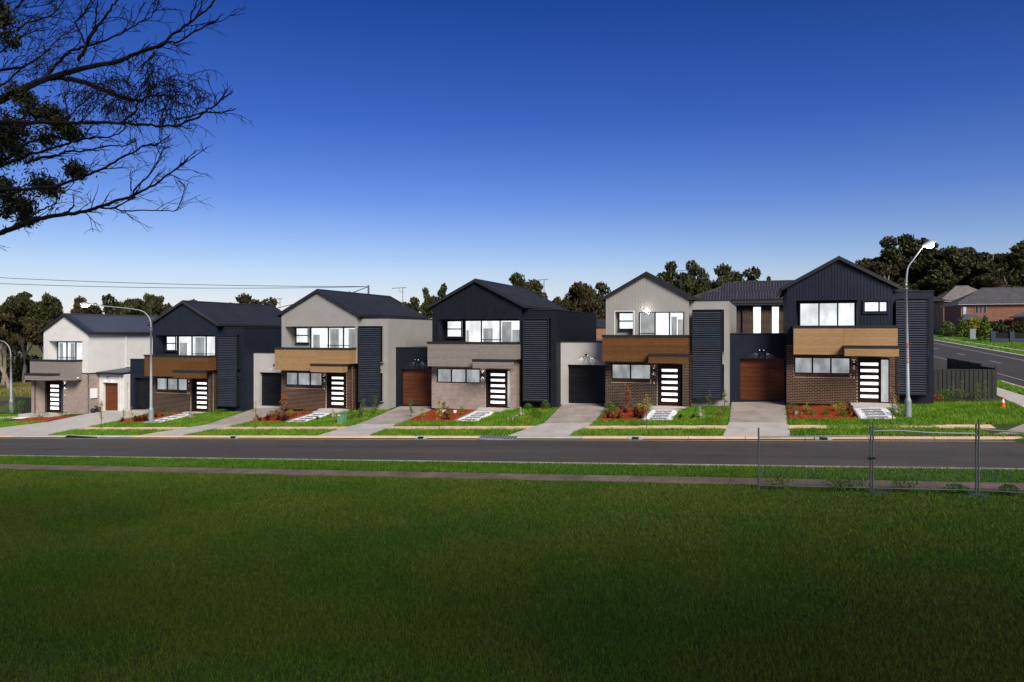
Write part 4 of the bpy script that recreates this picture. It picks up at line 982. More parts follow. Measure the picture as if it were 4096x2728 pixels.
tfence((5.2, 22.0), (8.4, 21.4), 1.95, 1.75, 'wire fence panel cut by the right edge of the picture')
s = MB(); s.tube([(2.60, 22.0, G(2.6, 22) + .92), (2.7, 21.96, G(2.7, 22) + .93), (2.82, 22.0, G(2.8, 22) + .92)], .02, 6); s.tube([(2.64, 21.95, G(2.6, 22) + .9), (2.78, 21.95, G(2.7, 22) + .96)], .015, 6); tag(s.build('fence_clamp', m_black), 'dark clamp joining the first two wire fence panels', 'clamp')
for x, lab in ((2.85, 'grey-green block foot under the joint of the first two wire panels'), (5.17, 'grey-green block foot under the joint of the last two wire panels')):
    z = G(x, 21.8); s = MB(); s.prism([(x - .3, z - .02), (x + .3, z - .02), (x + .2, z + .05), (x - .2, z + .05)], 'y', 21.78, 21.95); tag(s.build('concrete_block', m_bluegrey), lab, 'block', 'fence feet')

# corner fence (charcoal steel sheets)
def sheetfence(pts, lab, h=1.5, sub=.145):
    t = thing('steel_fence', lab, 'fence', (pts[0][0], pts[0][1], G(*pts[0])), 'charcoal steel fences')
    for (a, b) in zip(pts, pts[1:]):
        A, B = Vector((*a, 0)), Vector((*b, 0)); L = (B - A).length; n = max(1, round(L / 2.4))
        for k in range(n):
            p, q_ = A + (B - A) * k / n, A + (B - A) * (k + 1) / n
            z = min(G(p.x, p.y), G(q_.x, q_.y)); d = (q_ - p).normalized(); nr = Vector((d.y, -d.x, 0))
            def bar(a_, b_, w, z0, z1, nm, off=0):
                s = MB(); v = []
                for zz in (z0, z1):
                    for pp, ss in ((a_, 1), (b_, 1), (b_, -1), (a_, -1)): v.append(tuple(pp + nr * (w * ss + off)) [:2] + (zz,))
                s.add(v, [(0, 3, 2, 1), (4, 5, 6, 7), (0, 1, 5, 4), (1, 2, 6, 5), (2, 3, 7, 6), (3, 0, 4, 7)]); s.build(nm, m_cfence, t)
            bar(p, q_, .012, z, z + h - .03, 'sheet'); bar(p, q_, .03, z + h - .03, z + h + .02, 'top_rail'); bar(p - d * .03, p + d * .03, .04, z - .05, z + h + .05, 'post')
            m_ = int((q_ - p).length / .19); w_ = (q_ - p).length / m_
            for j in range(m_):
                c = p + d * (w_ * (j + .5)); bar(c - d * .055, c + d * .055, .016, z + .02, z + h - .03, 'rib', .028)
        bar(B - d * .04, B + d * .04, .045, G(B.x, B.y) - .05, G(B.x, B.y) + h + .05, 'post')
sheetfence([(7.96, 43.2), (10.95, 43.2)], 'charcoal steel fence with upright ribs on the corner lawn', 1.55)
sheetfence([(10.95, 43.25), (10.95, 53.5)], 'charcoal steel side fence stepping away along the cross road', 1.5)
sheetfence([(9.0, 58.5), (10.95, 58.0)], 'short charcoal rear fence behind the corner fence', 1.6)
sheetfence([(-54.4, 41.95), (-52.0, 41.95)], 'dark steel fence left of the far left house', 1.25)

# ------------------------------------------------------------------ plants
def ico_leaf(s, c, L, w, rr, up=0):
    d = Vector((rr.gauss(0, 1), rr.gauss(0, 1), rr.gauss(0, 1) + up)).normalized(); e = d.cross(Vector((rr.gauss(0, 1), rr.gauss(0, 1), rr.gauss(0, 1)))).normalized()
    s.add([c - d * L * .5, c + e * w * .5, c + d * L * .5, c - e * w * .5], [(0, 1, 2, 3)])
def sapling(x, y, h, leafm, label, n=110, seed=1, w=.22, stake=True, group='thin young saplings', leaf=.06, low=.25):
    rr = random.Random(seed); z = G(x, y); t = thing('sapling', label, 'young tree', (x, y, z), group)
    s = MB(); top = Vector((x + rr.uniform(-.06, .06), y, z + h)); pts = [(x, y, z), (x + rr.uniform(-.03, .03), y, z + h * .5), tuple(top)]
    s.tube(pts, [.022, .016, .007], 5); lv = MB(); leaf *= 1.25; n = int(n * 1.5)
    for i in range(max(5, int(n / 12))):
        u = low + (1 - low) * rr.random(); b = Vector((x, y, z + h * u)); d = Vector((rr.gauss(0, 1), rr.gauss(0, 1), rr.uniform(.4, 1.2))).normalized()
        L = w * (1.15 - u * .5) * rr.uniform(.5, 1.2); e = b + d * L; s.tube([b, b + d * L * .5, e], [.006, .004, .003], 3)
        for j in range(12):
            c = b + d * L * rr.uniform(.3, 1.1) + Vector((rr.gauss(0, .04), rr.gauss(0, .04), rr.gauss(0, .04))); ico_leaf(lv, c, leaf * rr.uniform(.7, 1.4), leaf * .5, rr)
    s.build('stem', m_twig, t); lv.build('leaves', leafm, t)
def spiky(x, y, h, n, mat, label, seed=1, group='spiky strap-leaved plants', w=.042):
    rr = random.Random(seed); z = G(x, y) + .02; s = MB()
    for i in range(n):
        a = rr.uniform(0, 6.283); el = rr.uniform(.25, 1.0); L = h * rr.uniform(.75, 1.25); d = Vector((math.cos(a), math.sin(a), 0)); e = Vector((-d.y, d.x, 0)) * w * .5
        p0 = Vector((x, y, z)); p1 = p0 + d * L * .35 * (1.2 - el) + Vector((0, 0, L * .6 * el)); p2 = p0 + d * L * (1.15 - el) * .95 + Vector((0, 0, L * (el - .1) * .95 + .03))
        s.add([p0 - e, p0 + e, p1 + e, p1 - e, p2], [(0, 1, 2, 3), (3, 2, 4)])
    tag(s.build('spiky_plant', mat), label, 'plant', group)
def shrub(x, y, h, w, n, mat, label, seed=1, group='low garden shrubs', leaf=.06, cat='shrub', name='shrub', cone=0):
    rr = random.Random(seed); z = G(x, y); t = thing(name, label, cat, (x, y, z), group); s = MB(); st = MB(); h *= 1.15
    for i in range(7):
        a = rr.uniform(0, 6.28); st.tube([(x, y, z), (x + math.cos(a) * w * .25, y + math.sin(a) * w * .25, z + h * .7)], [.01 + h * .004, .004], 4)
    for i in range(n):
        u = rr.random() ** .8; r_ = w * .5 * (rr.random() ** .5) * ((1 - u) ** .7 if cone else math.sin(math.pi * (.15 + .8 * u)) ** .6)
        a = rr.uniform(0, 6.28); c = Vector((x + r_ * math.cos(a), y + r_ * math.sin(a), z + .04 + h * u)); c += Vector((mnoise.noise(c * 5), mnoise.noise(c * 5 + Vector((9, 0, 0))), 0)) * w * .12
        ico_leaf(s, c, leaf * rr.uniform(.6, 1.5), leaf * .6, rr, .5)
    st.build('stem', m_twig, t); s.build('leaves', mat, t)
shr = m_shrub
sapling(-39.16, 35.81, 1.7, m_cream, 'cream-leaved sapling on the kerb strip before the far left brown garage', 170, 1)
sapling(-27.6, 35.69, 1.55, m_cream, 'pale sapling on the kerb strip left of the tan-balcony bed', 90, 2)
sapling(-15.99, 35.42, 1.6, m_yel, 'yellow-green sapling on the kerb strip before the central house', 120, 3)
sapling(-5.32, 35.61, 1.55, m_cream, 'sapling with pale orange leaves on the kerb strip before the brown-balcony grey house', 150, 4)
sapling(5.11, 35.18, 1.75, m_cream, 'sparse dry sapling behind the kinked wire panel', 80, 5, low=.6)
sapling(-51.22, 41.0, .95, m_copper, 'small copper sapling by the far left porch', 60, 6)
sapling(-40.25, 38.58, .85, m_yel, 'little sapling left of the left street lamp bed, first', 60, 7)
sapling(-39.75, 38.75, .8, m_cream, 'little sapling left of the left street lamp bed, second', 50, 8)
sapling(-28.94, 40.2, 1.25, m_copper, 'copper-leaved sapling against the brick of the tan-balcony house', 230, 9, .3, leaf=.075)
sapling(-7.1, 40.5, 1.35, m_copper, 'tall copper-leaved sapling before the window of the brown-balcony grey house', 420, 10, .24, leaf=.07)
for i, (x, y, h, lab) in enumerate([(-22.81, 38.13, .7, 'thin grey-green sapling right of the green cabinet'), (-22.46, 38.6, .8, 'grey-green sapling at the mulch strip, lower one'), (-22.3, 40.05, 1.15, 'bushy-topped sapling before the black louvre'), (-22.75, 39.33, .95, 'grey-green sapling second from the black louvre'), (-19.5, 39.2, 1.0, 'grey-green sapling at the edge of the brown-garage driveway'), (-1.94, 38.6, 1.25, 'feathery grey-green sapling at the mulch edge of the right-hand driveway'), (-2.86, 41.2, .8, 'small twiggy sapling under the louvre of the brown-balcony grey house'), (-17.0, 38.3, .9, 'slim green sapling in the central mulch bed')]):
    sapling(x, y, h, shr, lab, 150, 20 + i, .2, group='grey-green saplings', low=.15)
spec = [(-27.24, 37.9, .8, 40, m_maroon, 'tall maroon spiky plant in the tan-balcony bed'), (-28.6, 38.2, .5, 60, m_maroon, 'low maroon tuft at left of the tan-balcony bed'), (-28.0, 38.4, .45, 60, m_maroon, 'low maroon tuft in the middle of the tan-balcony bed'), (-29.2, 38.0, .5, 40, m_maroon, 'dark maroon tuft at the driveway edge of the tan-balcony bed'),
    (-16.69, 38.05, .62, 36, m_maroon, 'dark maroon spiky plant in the central mulch bed'), (-6.3, 38.4, .75, 44, m_maroon, 'tall maroon spiky plant in the brown-balcony bed'), (-7.1, 38.2, .42, 60, m_maroon, 'low maroon tuft at front of the brown-balcony bed'), (-7.7, 38.2, .4, 50, m_maroon, 'low maroon tuft at left of the brown-balcony bed'), (-5.95, 38.0, .35, 40, m_maroon, 'low maroon tuft at the pebble edge of the brown-balcony bed'),
    (1.97, 39.68, .5, 34, m_yel, 'left yellow spiky plant in the right-hand bed'), (3.28, 39.74, .5, 40, m_yel, 'right yellow spiky plant in the right-hand bed'), (3.76, 38.75, .6, 36, m_maroon, 'maroon spiky plant by the pebble path of the right-hand house'), (3.95, 38.2, .3, 50, m_maroon, 'low maroon tuft by the pebble path of the right-hand house'),
    (-38.6, 38.3, .5, 50, m_maroon, 'dark maroon tuft left of the left street lamp'), (-38.0, 38.2, .5, 40, m_maroon, 'dark maroon tuft nearest the left street lamp'), (-4.0, 38.1, .3, 40, m_maroon, 'dark tuft in the lawn of the brown-balcony grey house, left'), (-3.4, 38.1, .3, 40, m_maroon, 'dark tuft in the lawn of the brown-balcony grey house, right'), (-25.2, 38.3, .3, 40, m_maroon, 'dark tuft in the lawn beside the stepping stones')]
for i, a in enumerate(spec): spiky(*a, seed=40 + i)
rb = random.Random(77)
for (xa, xb, nm, gl, mats) in ((-29.6, -27.1, 'tan-balcony', 'russet tufts of the tan-balcony bed', (m_maroon, m_copper)), (-8.0, -6.0, 'brown-balcony', 'russet tufts of the brown-balcony bed', (m_maroon, m_copper)), (-39.9, -37.9, 'left navy house', 'dark tufts of the left navy bed', (m_maroon, m_maroon))):
    for i in range(13):
        spiky(rb.uniform(xa, xb), rb.uniform(37.9, 40.6), rb.uniform(.22, .42), 46, mats[i % 2], 'low russet strap-leaved tuft among others in the ' + nm + ' bed', 300 + i, gl, .035)
spec = [(-8.0, 40.0, .5, .7, 420, shr, 'green bush against the brick at left of the brown-balcony bed'), (-7.6, 39.4, .4, .6, 300, m_verge, 'low green bush in the brown-balcony bed'), (-6.4, 40.0, .4, .7, 300, m_yshr, 'yellow-green shrub before the door of the brown-balcony bed'), (-5.9, 40.3, .45, .5, 200, m_yshr, 'yellow-green shrub at the porch of the brown-balcony house'),
    (1.5, 38.9, .25, .5, 240, shr, 'low green shrub at the driveway corner of the right-hand bed'), (2.1, 38.8, .22, .45, 200, m_verge, 'dark green dome in the right-hand bed, left one'), (2.8, 38.8, .18, .4, 170, m_verge, 'dark green dome in the right-hand bed, right one'), (1.3, 40.6, .3, .6, 200, shr, 'grassy shrub against the bricks at left of the right-hand bed'), (3.6, 40.2, .35, .6, 240, m_yshr, 'yellow-green shrub behind the maroon spikes of the right-hand bed'), (3.5, 38.4, .25, .5, 160, m_verge, 'green shrub at the front of the right-hand bed'),
    (-12.95, 41.1, .3, .6, 240, m_verge, 'dark green shrub under the central louvre, left'), (-11.9, 41.1, .45, .5, 240, m_verge, 'dark green shrub under the central louvre, right'), (-12.0, 39.4, .3, .6, 240, m_verge, 'low dark shrub at the central mulch strip, back'), (-11.6, 38.6, .25, .6, 220, m_verge, 'low dark shrub at the central mulch strip, front'),
    (-18.4, 38.5, .5, .4, 150, m_yshr, 'yellow-green shrub at left of the central bed'), (-16.9, 40.7, .3, .25, 60, shr, 'tiny shrub near the porch of the central bed'), (-17.9, 40.9, .3, .25, 60, shr, 'tiny shrub against the central brick wall'), (-17.2, 39.6, .2, .3, 60, m_verge, 'tiny green plant in the middle of the central bed'), (-16.5, 39.6, .2, .3, 60, m_verge, 'tiny green plant at the pebble side of the central bed'),
    (-29.0, 39.2, .35, .9, 380, shr, 'grassy green bush at left of the tan-balcony bed'), (-28.0, 39.6, .35, .7, 260, m_yshr, 'yellow-green shrub in the tan-balcony bed'), (-27.3, 40.4, .3, .7, 220, m_copper, 'russet shrub before the bricks of the tan-balcony bed'), (-28.6, 38.9, .4, .8, 300, m_copper, 'russet clump at the middle of the tan-balcony bed'),
    (-34.4, 40.8, .25, 1.4, 320, m_verge, 'low green shrub row under the left navy louvre'), (-39.6, 40.6, .2, 1.4, 260, m_verge, 'low green plants before the left navy brick wall'), (-38.2, 40.4, .2, 1.2, 240, m_verge, 'low green plants near the left navy door'), (-49.3, 40.0, .3, 1.2, 260, m_verge, 'low green plants along the far left mulch'), (-47.8, 40.5, .25, .9, 200, m_verge, 'low green plants near the far left corner'),
    (-54.3, 41.4, .8, .9, 420, m_verge, 'dark bush before the far left fence, left'), (-53.2, 41.4, .9, .9, 420, m_verge, 'dark bush before the far left fence, right'), (-55.8, 41.5, 1.0, .8, 300, m_verge, 'bush at the foot of the unlit far left lamp'),
    (8.6, 42.6, .5, .9, 420, m_verge, 'green weeds at the left of the corner fence'), (9.2, 42.5, .5, .8, 380, m_shrub, 'leafy weeds at the middle of the corner fence'), (10.1, 42.5, .5, .8, 380, m_shrub, 'leafy weeds at the right of the corner fence'), (8.2, 42.3, .3, .7, 240, m_copper, 'brownish weeds beside the tower wall')]
for i, a in enumerate(spec): shrub(*a, seed=80 + i)
for i, (x, lab) in enumerate([(8.9, 'tall yellow-tipped weed, left of the corner fence'), (9.25, 'tall yellow-tipped weed, second at the corner fence'), (9.95, 'tall yellow-tipped weed, third at the corner fence'), (10.3, 'tall yellow-tipped weed, right of the corner fence')]):
    sapling(x, 42.4, 1.05, m_yshr, lab, 60, 130 + i, .16, group='tall weeds', leaf=.035)
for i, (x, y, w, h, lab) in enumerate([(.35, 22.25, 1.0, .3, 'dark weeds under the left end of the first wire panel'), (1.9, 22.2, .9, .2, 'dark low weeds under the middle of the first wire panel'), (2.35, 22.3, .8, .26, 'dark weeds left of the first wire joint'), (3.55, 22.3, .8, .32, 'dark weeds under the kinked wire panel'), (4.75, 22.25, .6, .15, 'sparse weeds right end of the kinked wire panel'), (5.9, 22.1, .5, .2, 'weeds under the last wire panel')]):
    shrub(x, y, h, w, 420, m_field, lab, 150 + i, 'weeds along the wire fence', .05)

# ------------------------------------------------------------------ eucalyptus trees
def euc_proto(seed, flat=.5, sparse=1.0, trunk=.45):
    """unit tree: height 1, crown half-width about .33; returns trunk mesh, leaf mesh"""
    rr = random.Random(seed); s = MB(); lv = MB(); tips = []
    def grow(p, d, L, r, lvl):
        n = 4; pts = [p]; q_ = Vector(p)
        for i in range(n):
            d = (d + Vector((rr.gauss(0, .16), rr.gauss(0, .16), rr.gauss(0, .08) + .04))).normalized(); q_ = q_ + d * L / n; pts.append(q_.copy())
        s.tube(pts, [r * (1 - .5 * i / n) for i in range(n + 1)], 5 if lvl < 2 else 3)
        if lvl >= 2: tips.append((pts[-1], L)); tips.append((pts[2], L * .6)) if rr.random() < .5 else None
        if lvl < 3:
            for k in range(rr.choice((2, 3, 3)) if lvl else 4):
                a = rr.uniform(0, 6.283); sp_ = rr.uniform(.35, .8)
                nd = (d + Vector((math.cos(a), math.sin(a), rr.uniform(-.1, .35))) * sp_).normalized()
                grow(pts[rr.choice((2, 3, 4)) if lvl else rr.choice((3, 4))], nd, L * rr.uniform(.55, .78), r * .55, lvl + 1)
    grow(Vector((0, 0, 0)), Vector((0, 0, 1)), trunk, .022, 0)
    zs = max(t[0].z for t in tips); xs = max(max(abs(t[0].x), abs(t[0].y)) for t in tips)
    for (c, L) in tips:
        if rr.random() > sparse: continue
        rx = rr.uniform(.05, .095); nl = int(105 * (rx / .06) ** 2)
        for i in range(nl):
            a = Vector((rr.gauss(0, 1), rr.gauss(0, 1), rr.gauss(0, 1))).normalized() * rx * rr.uniform(.5, 1.0); a.z *= flat
            ico_leaf(lv, c + a, .032 * rr.uniform(.6, 1.4), .021, rr, -.3)
    f = 1 / (zs + .04)
    for m_ in (s, lv): m_.v = [(p[0] * f, p[1] * f, p[2] * f) for p in m_.v]
    out_ = []
    for m_, nm, mt in ((s, 'trunk', m_bark), (lv, 'crown', m_euc)):
        me = bpy.data.meshes.new(nm); me.from_pydata([tuple(p) for p in m_.v], [], m_.f); me.materials.append(mt); out_.append(me)
    hw = np.percentile([math.hypot(p[0], p[1]) for p in lv.v], 92)
    return out_ + [hw]
protos = [euc_proto(i, .55, .9 if i % 3 else .65, .30 + .05 * (i % 3)) for i in range(8)]
crB = []
for p in protos:
    c = p[1].copy(); c.materials.clear(); c.materials.append(m_eucB); crB.append(c)
TREES = [(-114.2,85.9,14.8,6.7),(-117.6,92.1,15.6,7.1),(-109.5,89.6,14.4,5.2),(-115.1,96.1,15.3,3.9),(-109.5,94.9,14.4,5.4),(-100.7,90.5,13.5,5.1),(-100.1,92.8,12.9,4.4),(-85.1,82.0,13.0,5.3),(-86.7,86.7,12.9,4.4),(-80.8,83.5,12.8,5.6),(-82.4,88.2,11.9,3.7),(-95.8,73.1,11.1,6.4),(-89.9,72.0,9.8,6.2),(-113.8,82.8,14.1,6.9),(-89.5,75.3,8.8,5.4),(-90.1,79.3,9.9,5.2),(-77.8,89.8,12.0,4.1),(-76.6,92.3,12.2,3.4),(-38.8,81.9,11.1,4.5),(-39.2,87.0,10.2,3.5),(-42.2,86.0,9.9,3.2),(-25.6,81.1,11.5,4.3),(-25.1,84.4,10.0,3.2),(-19.5,77.8,10.6,3.8),(-17.6,80.6,10.0,4.1),(-18.1,76.2,8.3,4.7),(-23.1,87.2,9.4,2.4),(-9.4,72.9,11.3,6.8),(-11.9,75.2,9.6,3.5),(-7.0,77.9,10.1,3.8),(-5.6,80.5,10.2,2.9),(-2.9,94.1,11.9,5.7),(0.8,100.6,10.9,3.2),(-8.0,75.4,8.7,5.0),(19.0,133.2,13.0,6.4),(24.2,140.2,17.4,8.0),(27.1,138.0,14.8,7.4),(33.3,146.4,16.1,8.1),(35.4,138.7,14.9,7.2),(40.8,146.9,16.3,8.0),(43.0,143.4,15.6,7.4),(23.4,129.3,10.5,6.5),(27.0,127.4,10.4,7.1),(31.6,129.0,9.9,7.1),(35.9,130.4,10.1,6.8),(19.2,124.8,9.3,5.6),(37.3,160.5,7.1,8.0),(31.1,158.4,7.1,6.6),(43.5,162.6,7.0,8.0)]
def push(T_, f=1.32):
    X, Y, h, w = T_
    return (X * f, Y * f, f * (G(X, Y) + h) - G(X * f, Y * f), w * f)
TREES = [push(T_) if T_[0] > 15 and T_[1] < 170 else T_ for T_ in TREES]
rr = random.Random(11)
for i in range(26): # deeper rows of the wood at left
    a = rr.uniform(0, 1); TREES.append((-150 + 75 * a + rr.uniform(-3, 3), 98 + 14 * a + rr.uniform(0, 22), rr.uniform(11.5, 14.5), rr.uniform(6, 8)))
for i in range(14): a = i / 13; TREES.append((26 + 44 * a + rr.uniform(-1.5, 1.5), 186 + rr.uniform(0, 8), rr.uniform(15, 19), rr.uniform(9, 12)))
for i in range(12): TREES.append((rr.uniform(22, 75), rr.uniform(196, 215), rr.uniform(12, 17), rr.uniform(9, 11)))
ORD = 'first second third fourth fifth sixth seventh eighth ninth tenth eleventh twelfth thirteenth fourteenth fifteenth sixteenth seventeenth eighteenth nineteenth twentieth'.split()
def tree_group(X, Y):
    if X < -70 and Y > 98: return ('deep in the far left wood', 0)
    if X < -70: return ('in the front of the far left wood', 1)
    if X < -30: return ('above the left navy roof', 1)
    if X < -21: return ('rising behind the central navy roof', 1)
    if X < -14: return ('in the gap right of the central navy roof', 1)
    if X < 5: return ('behind the lamp-lit gable', 1)
    if Y > 195: return ('in the back row behind the distant brick houses', 0)
    return ('near the right-hand lit lamp and distant houses', Y < 175 or X < 45)
def bearing(T_): return (T_[0] * ca_ + T_[1] * sa_) / (-T_[0] * sa_ + T_[1] * ca_)
ca_, sa_ = math.cos(YAW), math.sin(YAW); gi = {}
for T_ in sorted(TREES, key=bearing): gi.setdefault(tree_group(T_[0], T_[1])[0], []).append(T_)
def tree_label(T_):
    g_, one = tree_group(T_[0], T_[1]); k = min(gi[g_].index(T_), 19)
    return (ORD[k] + ' gum tree from the left, ' + g_ if one else 'gum tree ' + g_), 'gum trees ' + g_
for i, (X, Y, h, w) in enumerate(TREES):
    j = rr.randrange(8); p = protos[j]; z = G(X, Y) - .1
    lab, grp = tree_label(TREES[i])
    t = thing('gum_tree', lab, 'tree', (X, Y, z), grp)
    sxy = (w * .62) / p[2]; rz = rr.uniform(0, 6.28)
    for me in (p[0], crB[j] if (X < -70 and rr.random() < .6) or (X > -70 and rr.random() < .15) else p[1]):
        o = bpy.data.objects.new(me.name.split('.')[0], me); col.objects.link(o); o.parent = t; o.scale = (sxy, sxy, h); o.rotation_euler = (0, 0, rz)
# undergrowth masses at the foot of the woods
def bushmass(name, x0, x1, y0, y1, n, h, label, mat):
    s = MB(); r2 = random.Random(int(x0))
    for i in range(n):
        x = r2.uniform(x0, x1); y = r2.uniform(y0, y1); hh = h * (.6 + .5 * mnoise.noise((x * .15, y * .15, 0)) + .25 * r2.random()); z = G(x, y) + hh * r2.random() ** .7
        ico_leaf(s, Vector((x, y, z)), .75, .5, r2)
    tag(s.build(name, mat), label, 'undergrowth', kind='stuff')
bushmass('undergrowth', -165, -72, 96, 112, 26000, 5.0, 'dark undergrowth at the foot of the wood at far left', m_euc)
bushmass('undergrowth', 24, 85, 196, 210, 9000, 6.0, 'dark undergrowth behind the distant brick houses', m_euc)
q = np.stack([-150 + rs.rand(60000) * 95, 60 + rs.rand(60000) * 36], 1)
blades('meadow_grass', q, .35, .16, M('dry_meadow_blades', (.20, .13, .05), c2=(.08, .12, .02), scale=.12, island=.3), 'dry brown and green meadow grass below the wood at far left', .8)

# unseen gum row added behind the viewpoint to shade the field (they also show in the windows' reflections)
for i, (X, Y, h, w) in enumerate([(-27, -6, 24, 12), (-18, -7, 25, 12), (-9, -6, 24, 12), (0, -7, 25, 12), (9, -6, 24, 12), (18, -7, 25, 12), (27, -6, 24, 12), (36, -7, 25, 12), (22, -14, 24, 10), (-2, -14, 24, 10)]):
    j = i % 8; p = protos[j]; t = thing('gum_tree', 'tall unseen gum tree added behind the viewpoint to shade the field', 'tree', (X, Y, G(X, Y)), 'gum trees added behind the viewpoint for shade')
    sxy = (w * .6) / p[2]
    for me in (p[0], p[1]):
        o = bpy.data.objects.new(me.name.split('.')[0], me); col.objects.link(o); o.parent = t; o.scale = (sxy, sxy, h); o.rotation_euler = (0, 0, i * 1.7)

# ------------------------------------------------------------------ near tree whose branches reach in from the left
ca, sa = math.cos(YAW), math.sin(YAW)
def at(u, v, d):                                   # direction (u, v) as seen on the plan survey, d metres off
    xc = (u - 2048) / 2985 * d; zz = (1330 - v) / 2985 * d; return Vector((xc * ca - d * sa, xc * sa + d * ca, zz))
nt_base = at(-900, 1330, 13); nt_base.z = G(nt_base.x, nt_base.y)
NT = thing('bare_gum_tree', 'leaning gum tree with mostly bare dark branches reaching in at upper left', 'tree', tuple(nt_base))
Zf = 1 / 1.568
BR = [([(0, 630), (150, 560), (220, 520), (300, 490), (380, 485), (530, 515), (640, 560), (760, 610), (830, 630), (900, 632)], 13, 13.5, .062, .02),
 ([(300, 490), (420, 455), (600, 410), (760, 380), (830, 345), (890, 320), (1000, 295), (1080, 215), (1180, 150), (1290, 70), (1340, 5)], 13, 12.2, .04, .008),
 ([(890, 320), (1030, 270), (1130, 258), (1240, 190), (1320, 150), (1400, 85)], 12.4, 12, .018, .005),
 ([(1190, 145), (1200, 90), (1225, 40), (1235, 0)], 12.2, 12, .012, .005), ([(0, 440), (130, 425), (220, 375), (290, 320), (360, 250), (460, 175)], 13.4, 14, .028, .006),
 ([(0, 215), (100, 195), (160, 145), (310, 105), (370, 50), (400, 0)], 14, 14, .025, .006), ([(300, 465), (360, 395), (440, 320), (540, 290), (660, 255), (720, 225), (810, 180), (890, 130), (950, 110), (1000, 20)], 13, 13, .022, .005),
 ([(490, 380), (540, 290), (580, 210), (650, 120), (700, 40), (740, 0)], 12.8, 12.5, .026, .01), ([(540, 280), (500, 200), (468, 140), (520, 95), (550, 50), (577, 0)], 12.8, 12.5, .014, .006), ([(590, 190), (605, 90), (612, 0)], 12.7, 12.5, .012, .006),
 ([(0, 765), (200, 770), (450, 772), (520, 770), (690, 768), (900, 780), (1000, 790), (1110, 790), (1240, 740), (1290, 700), (1360, 655), (1460, 573)], 12.5, 12.5, .034, .008),
 ([(1290, 700), (1390, 710), (1480, 680)], 12.5, 12.4, .014, .006), ([(1100, 750), (1230, 715), (1290, 700)], 12.5, 12.4, .014, .008),
 ([(0, 1020), (60, 990), (180, 890), (300, 855), (460, 885), (540, 868), (680, 862), (760, 825), (800, 790)], 13, 13.4, .03, .006),
 ([(0, 1045), (200, 960), (330, 930), (430, 905), (520, 860)], 13, 13.5, .03, .01), ([(150, 1020), (250, 990), (370, 975), (430, 950), (520, 948), (600, 930), (700, 912), (790, 912), (840, 880)], 13, 13.2, .022, .006),
 ([(0, 1185), (150, 1190), (350, 1170), (430, 1140), (540, 1100), (640, 1060), (740, 1000), (830, 960), (900, 912), (990, 905), (1070, 840)], 12.6, 12.8, .032, .006),
 ([(0, 1460), (60, 1440), (200, 1385), (300, 1360), (400, 1345), (530, 1328), (610, 1300), (700, 1270), (800, 1240), (870, 1210), (960, 1165), (1030, 1110), (1100, 1060), (1150, 1030), (1220, 985)], 12, 12, .042, .005),
 ([(620, 1300), (700, 1305), (780, 1322), (940, 1320), (1090, 1325), (1130, 1305)], 12, 11.8, .014, .004), ([(820, 1230), (870, 1160), (950, 1080), (1000, 990), (1020, 960)], 12, 12, .014, .004), ([(822, 1215), (818, 1140), (820, 1075)], 12, 12, .010, .004),
 ([(390, 1345), (440, 1310), (467, 1285)], 12, 12, .014, .008), ([(200, 1350), (250, 1320), (340, 1280), (380, 1220), (440, 1185), (515, 1210)], 12.2, 12.2, .012, .004), ([(700, 1305), (780, 1270), (850, 1235)], 12, 12, .012, .006),
 ([(430, 770), (428, 730), (405, 610), (440, 560), (425, 470)], 12.6, 13, .014, .006), ([(430, 730), (470, 690), (540, 630), (610, 570)], 12.6, 12.9, .012, .005), ([(0, 540), (40, 515), (130, 430)], 13.4, 13.6, .02, .01),
 ([(760, 770), (850, 700), (870, 640), (930, 600), (1100, 600)], 12.5, 12.4, .018, .006), ([(0, 330), (110, 240), (200, 200), (330, 180)], 14, 14, .018, .005), ([(0, 120), (90, 60), (150, 0)], 14.2, 14.2, .02, .01), ([(60, 1440), (110, 1400), (180, 1380)], 12, 12, .012, .008)]
s = MB(); tw = MB(); rr = random.Random(4)
tr_top = at(-760, -300, 13)
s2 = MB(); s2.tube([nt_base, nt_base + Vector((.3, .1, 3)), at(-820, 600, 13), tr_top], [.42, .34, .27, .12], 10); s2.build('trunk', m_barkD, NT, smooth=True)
def wob(pts, a):
    o_ = []
    for p, q_ in zip(pts, pts[1:]):
        for k in range(4):
            u = k / 4; o_.append(p.lerp(q_, u) + Vector((rr.gauss(0, a), rr.gauss(0, a), rr.gauss(0, a))) * (0 if k == 0 else 1))
    o_.append(pts[-1]); return o_
def twig(p, d, L, r, lvl):
    n = 4; pts = [p]; q_ = p.copy()
    for i in range(n):
        d = (d + Vector((rr.gauss(0, .22), rr.gauss(0, .22), rr.gauss(0, .22)))).normalized(); q_ = q_ + d * L / n; pts.append(q_.copy())
    tw.tube(pts, [r * 1.35 * (1 - .6 * i / n) for i in range(n + 1)], 3)
    if lvl:
        for k in range(rr.choice((1, 2, 2, 3))): twig(pts[rr.choice((1, 2, 3))], (d + Vector((rr.gauss(0, .5), rr.gauss(0, .5), rr.gauss(0, .5)))).normalized(), L * rr.uniform(.4, .7), r * .7, lvl - 1)
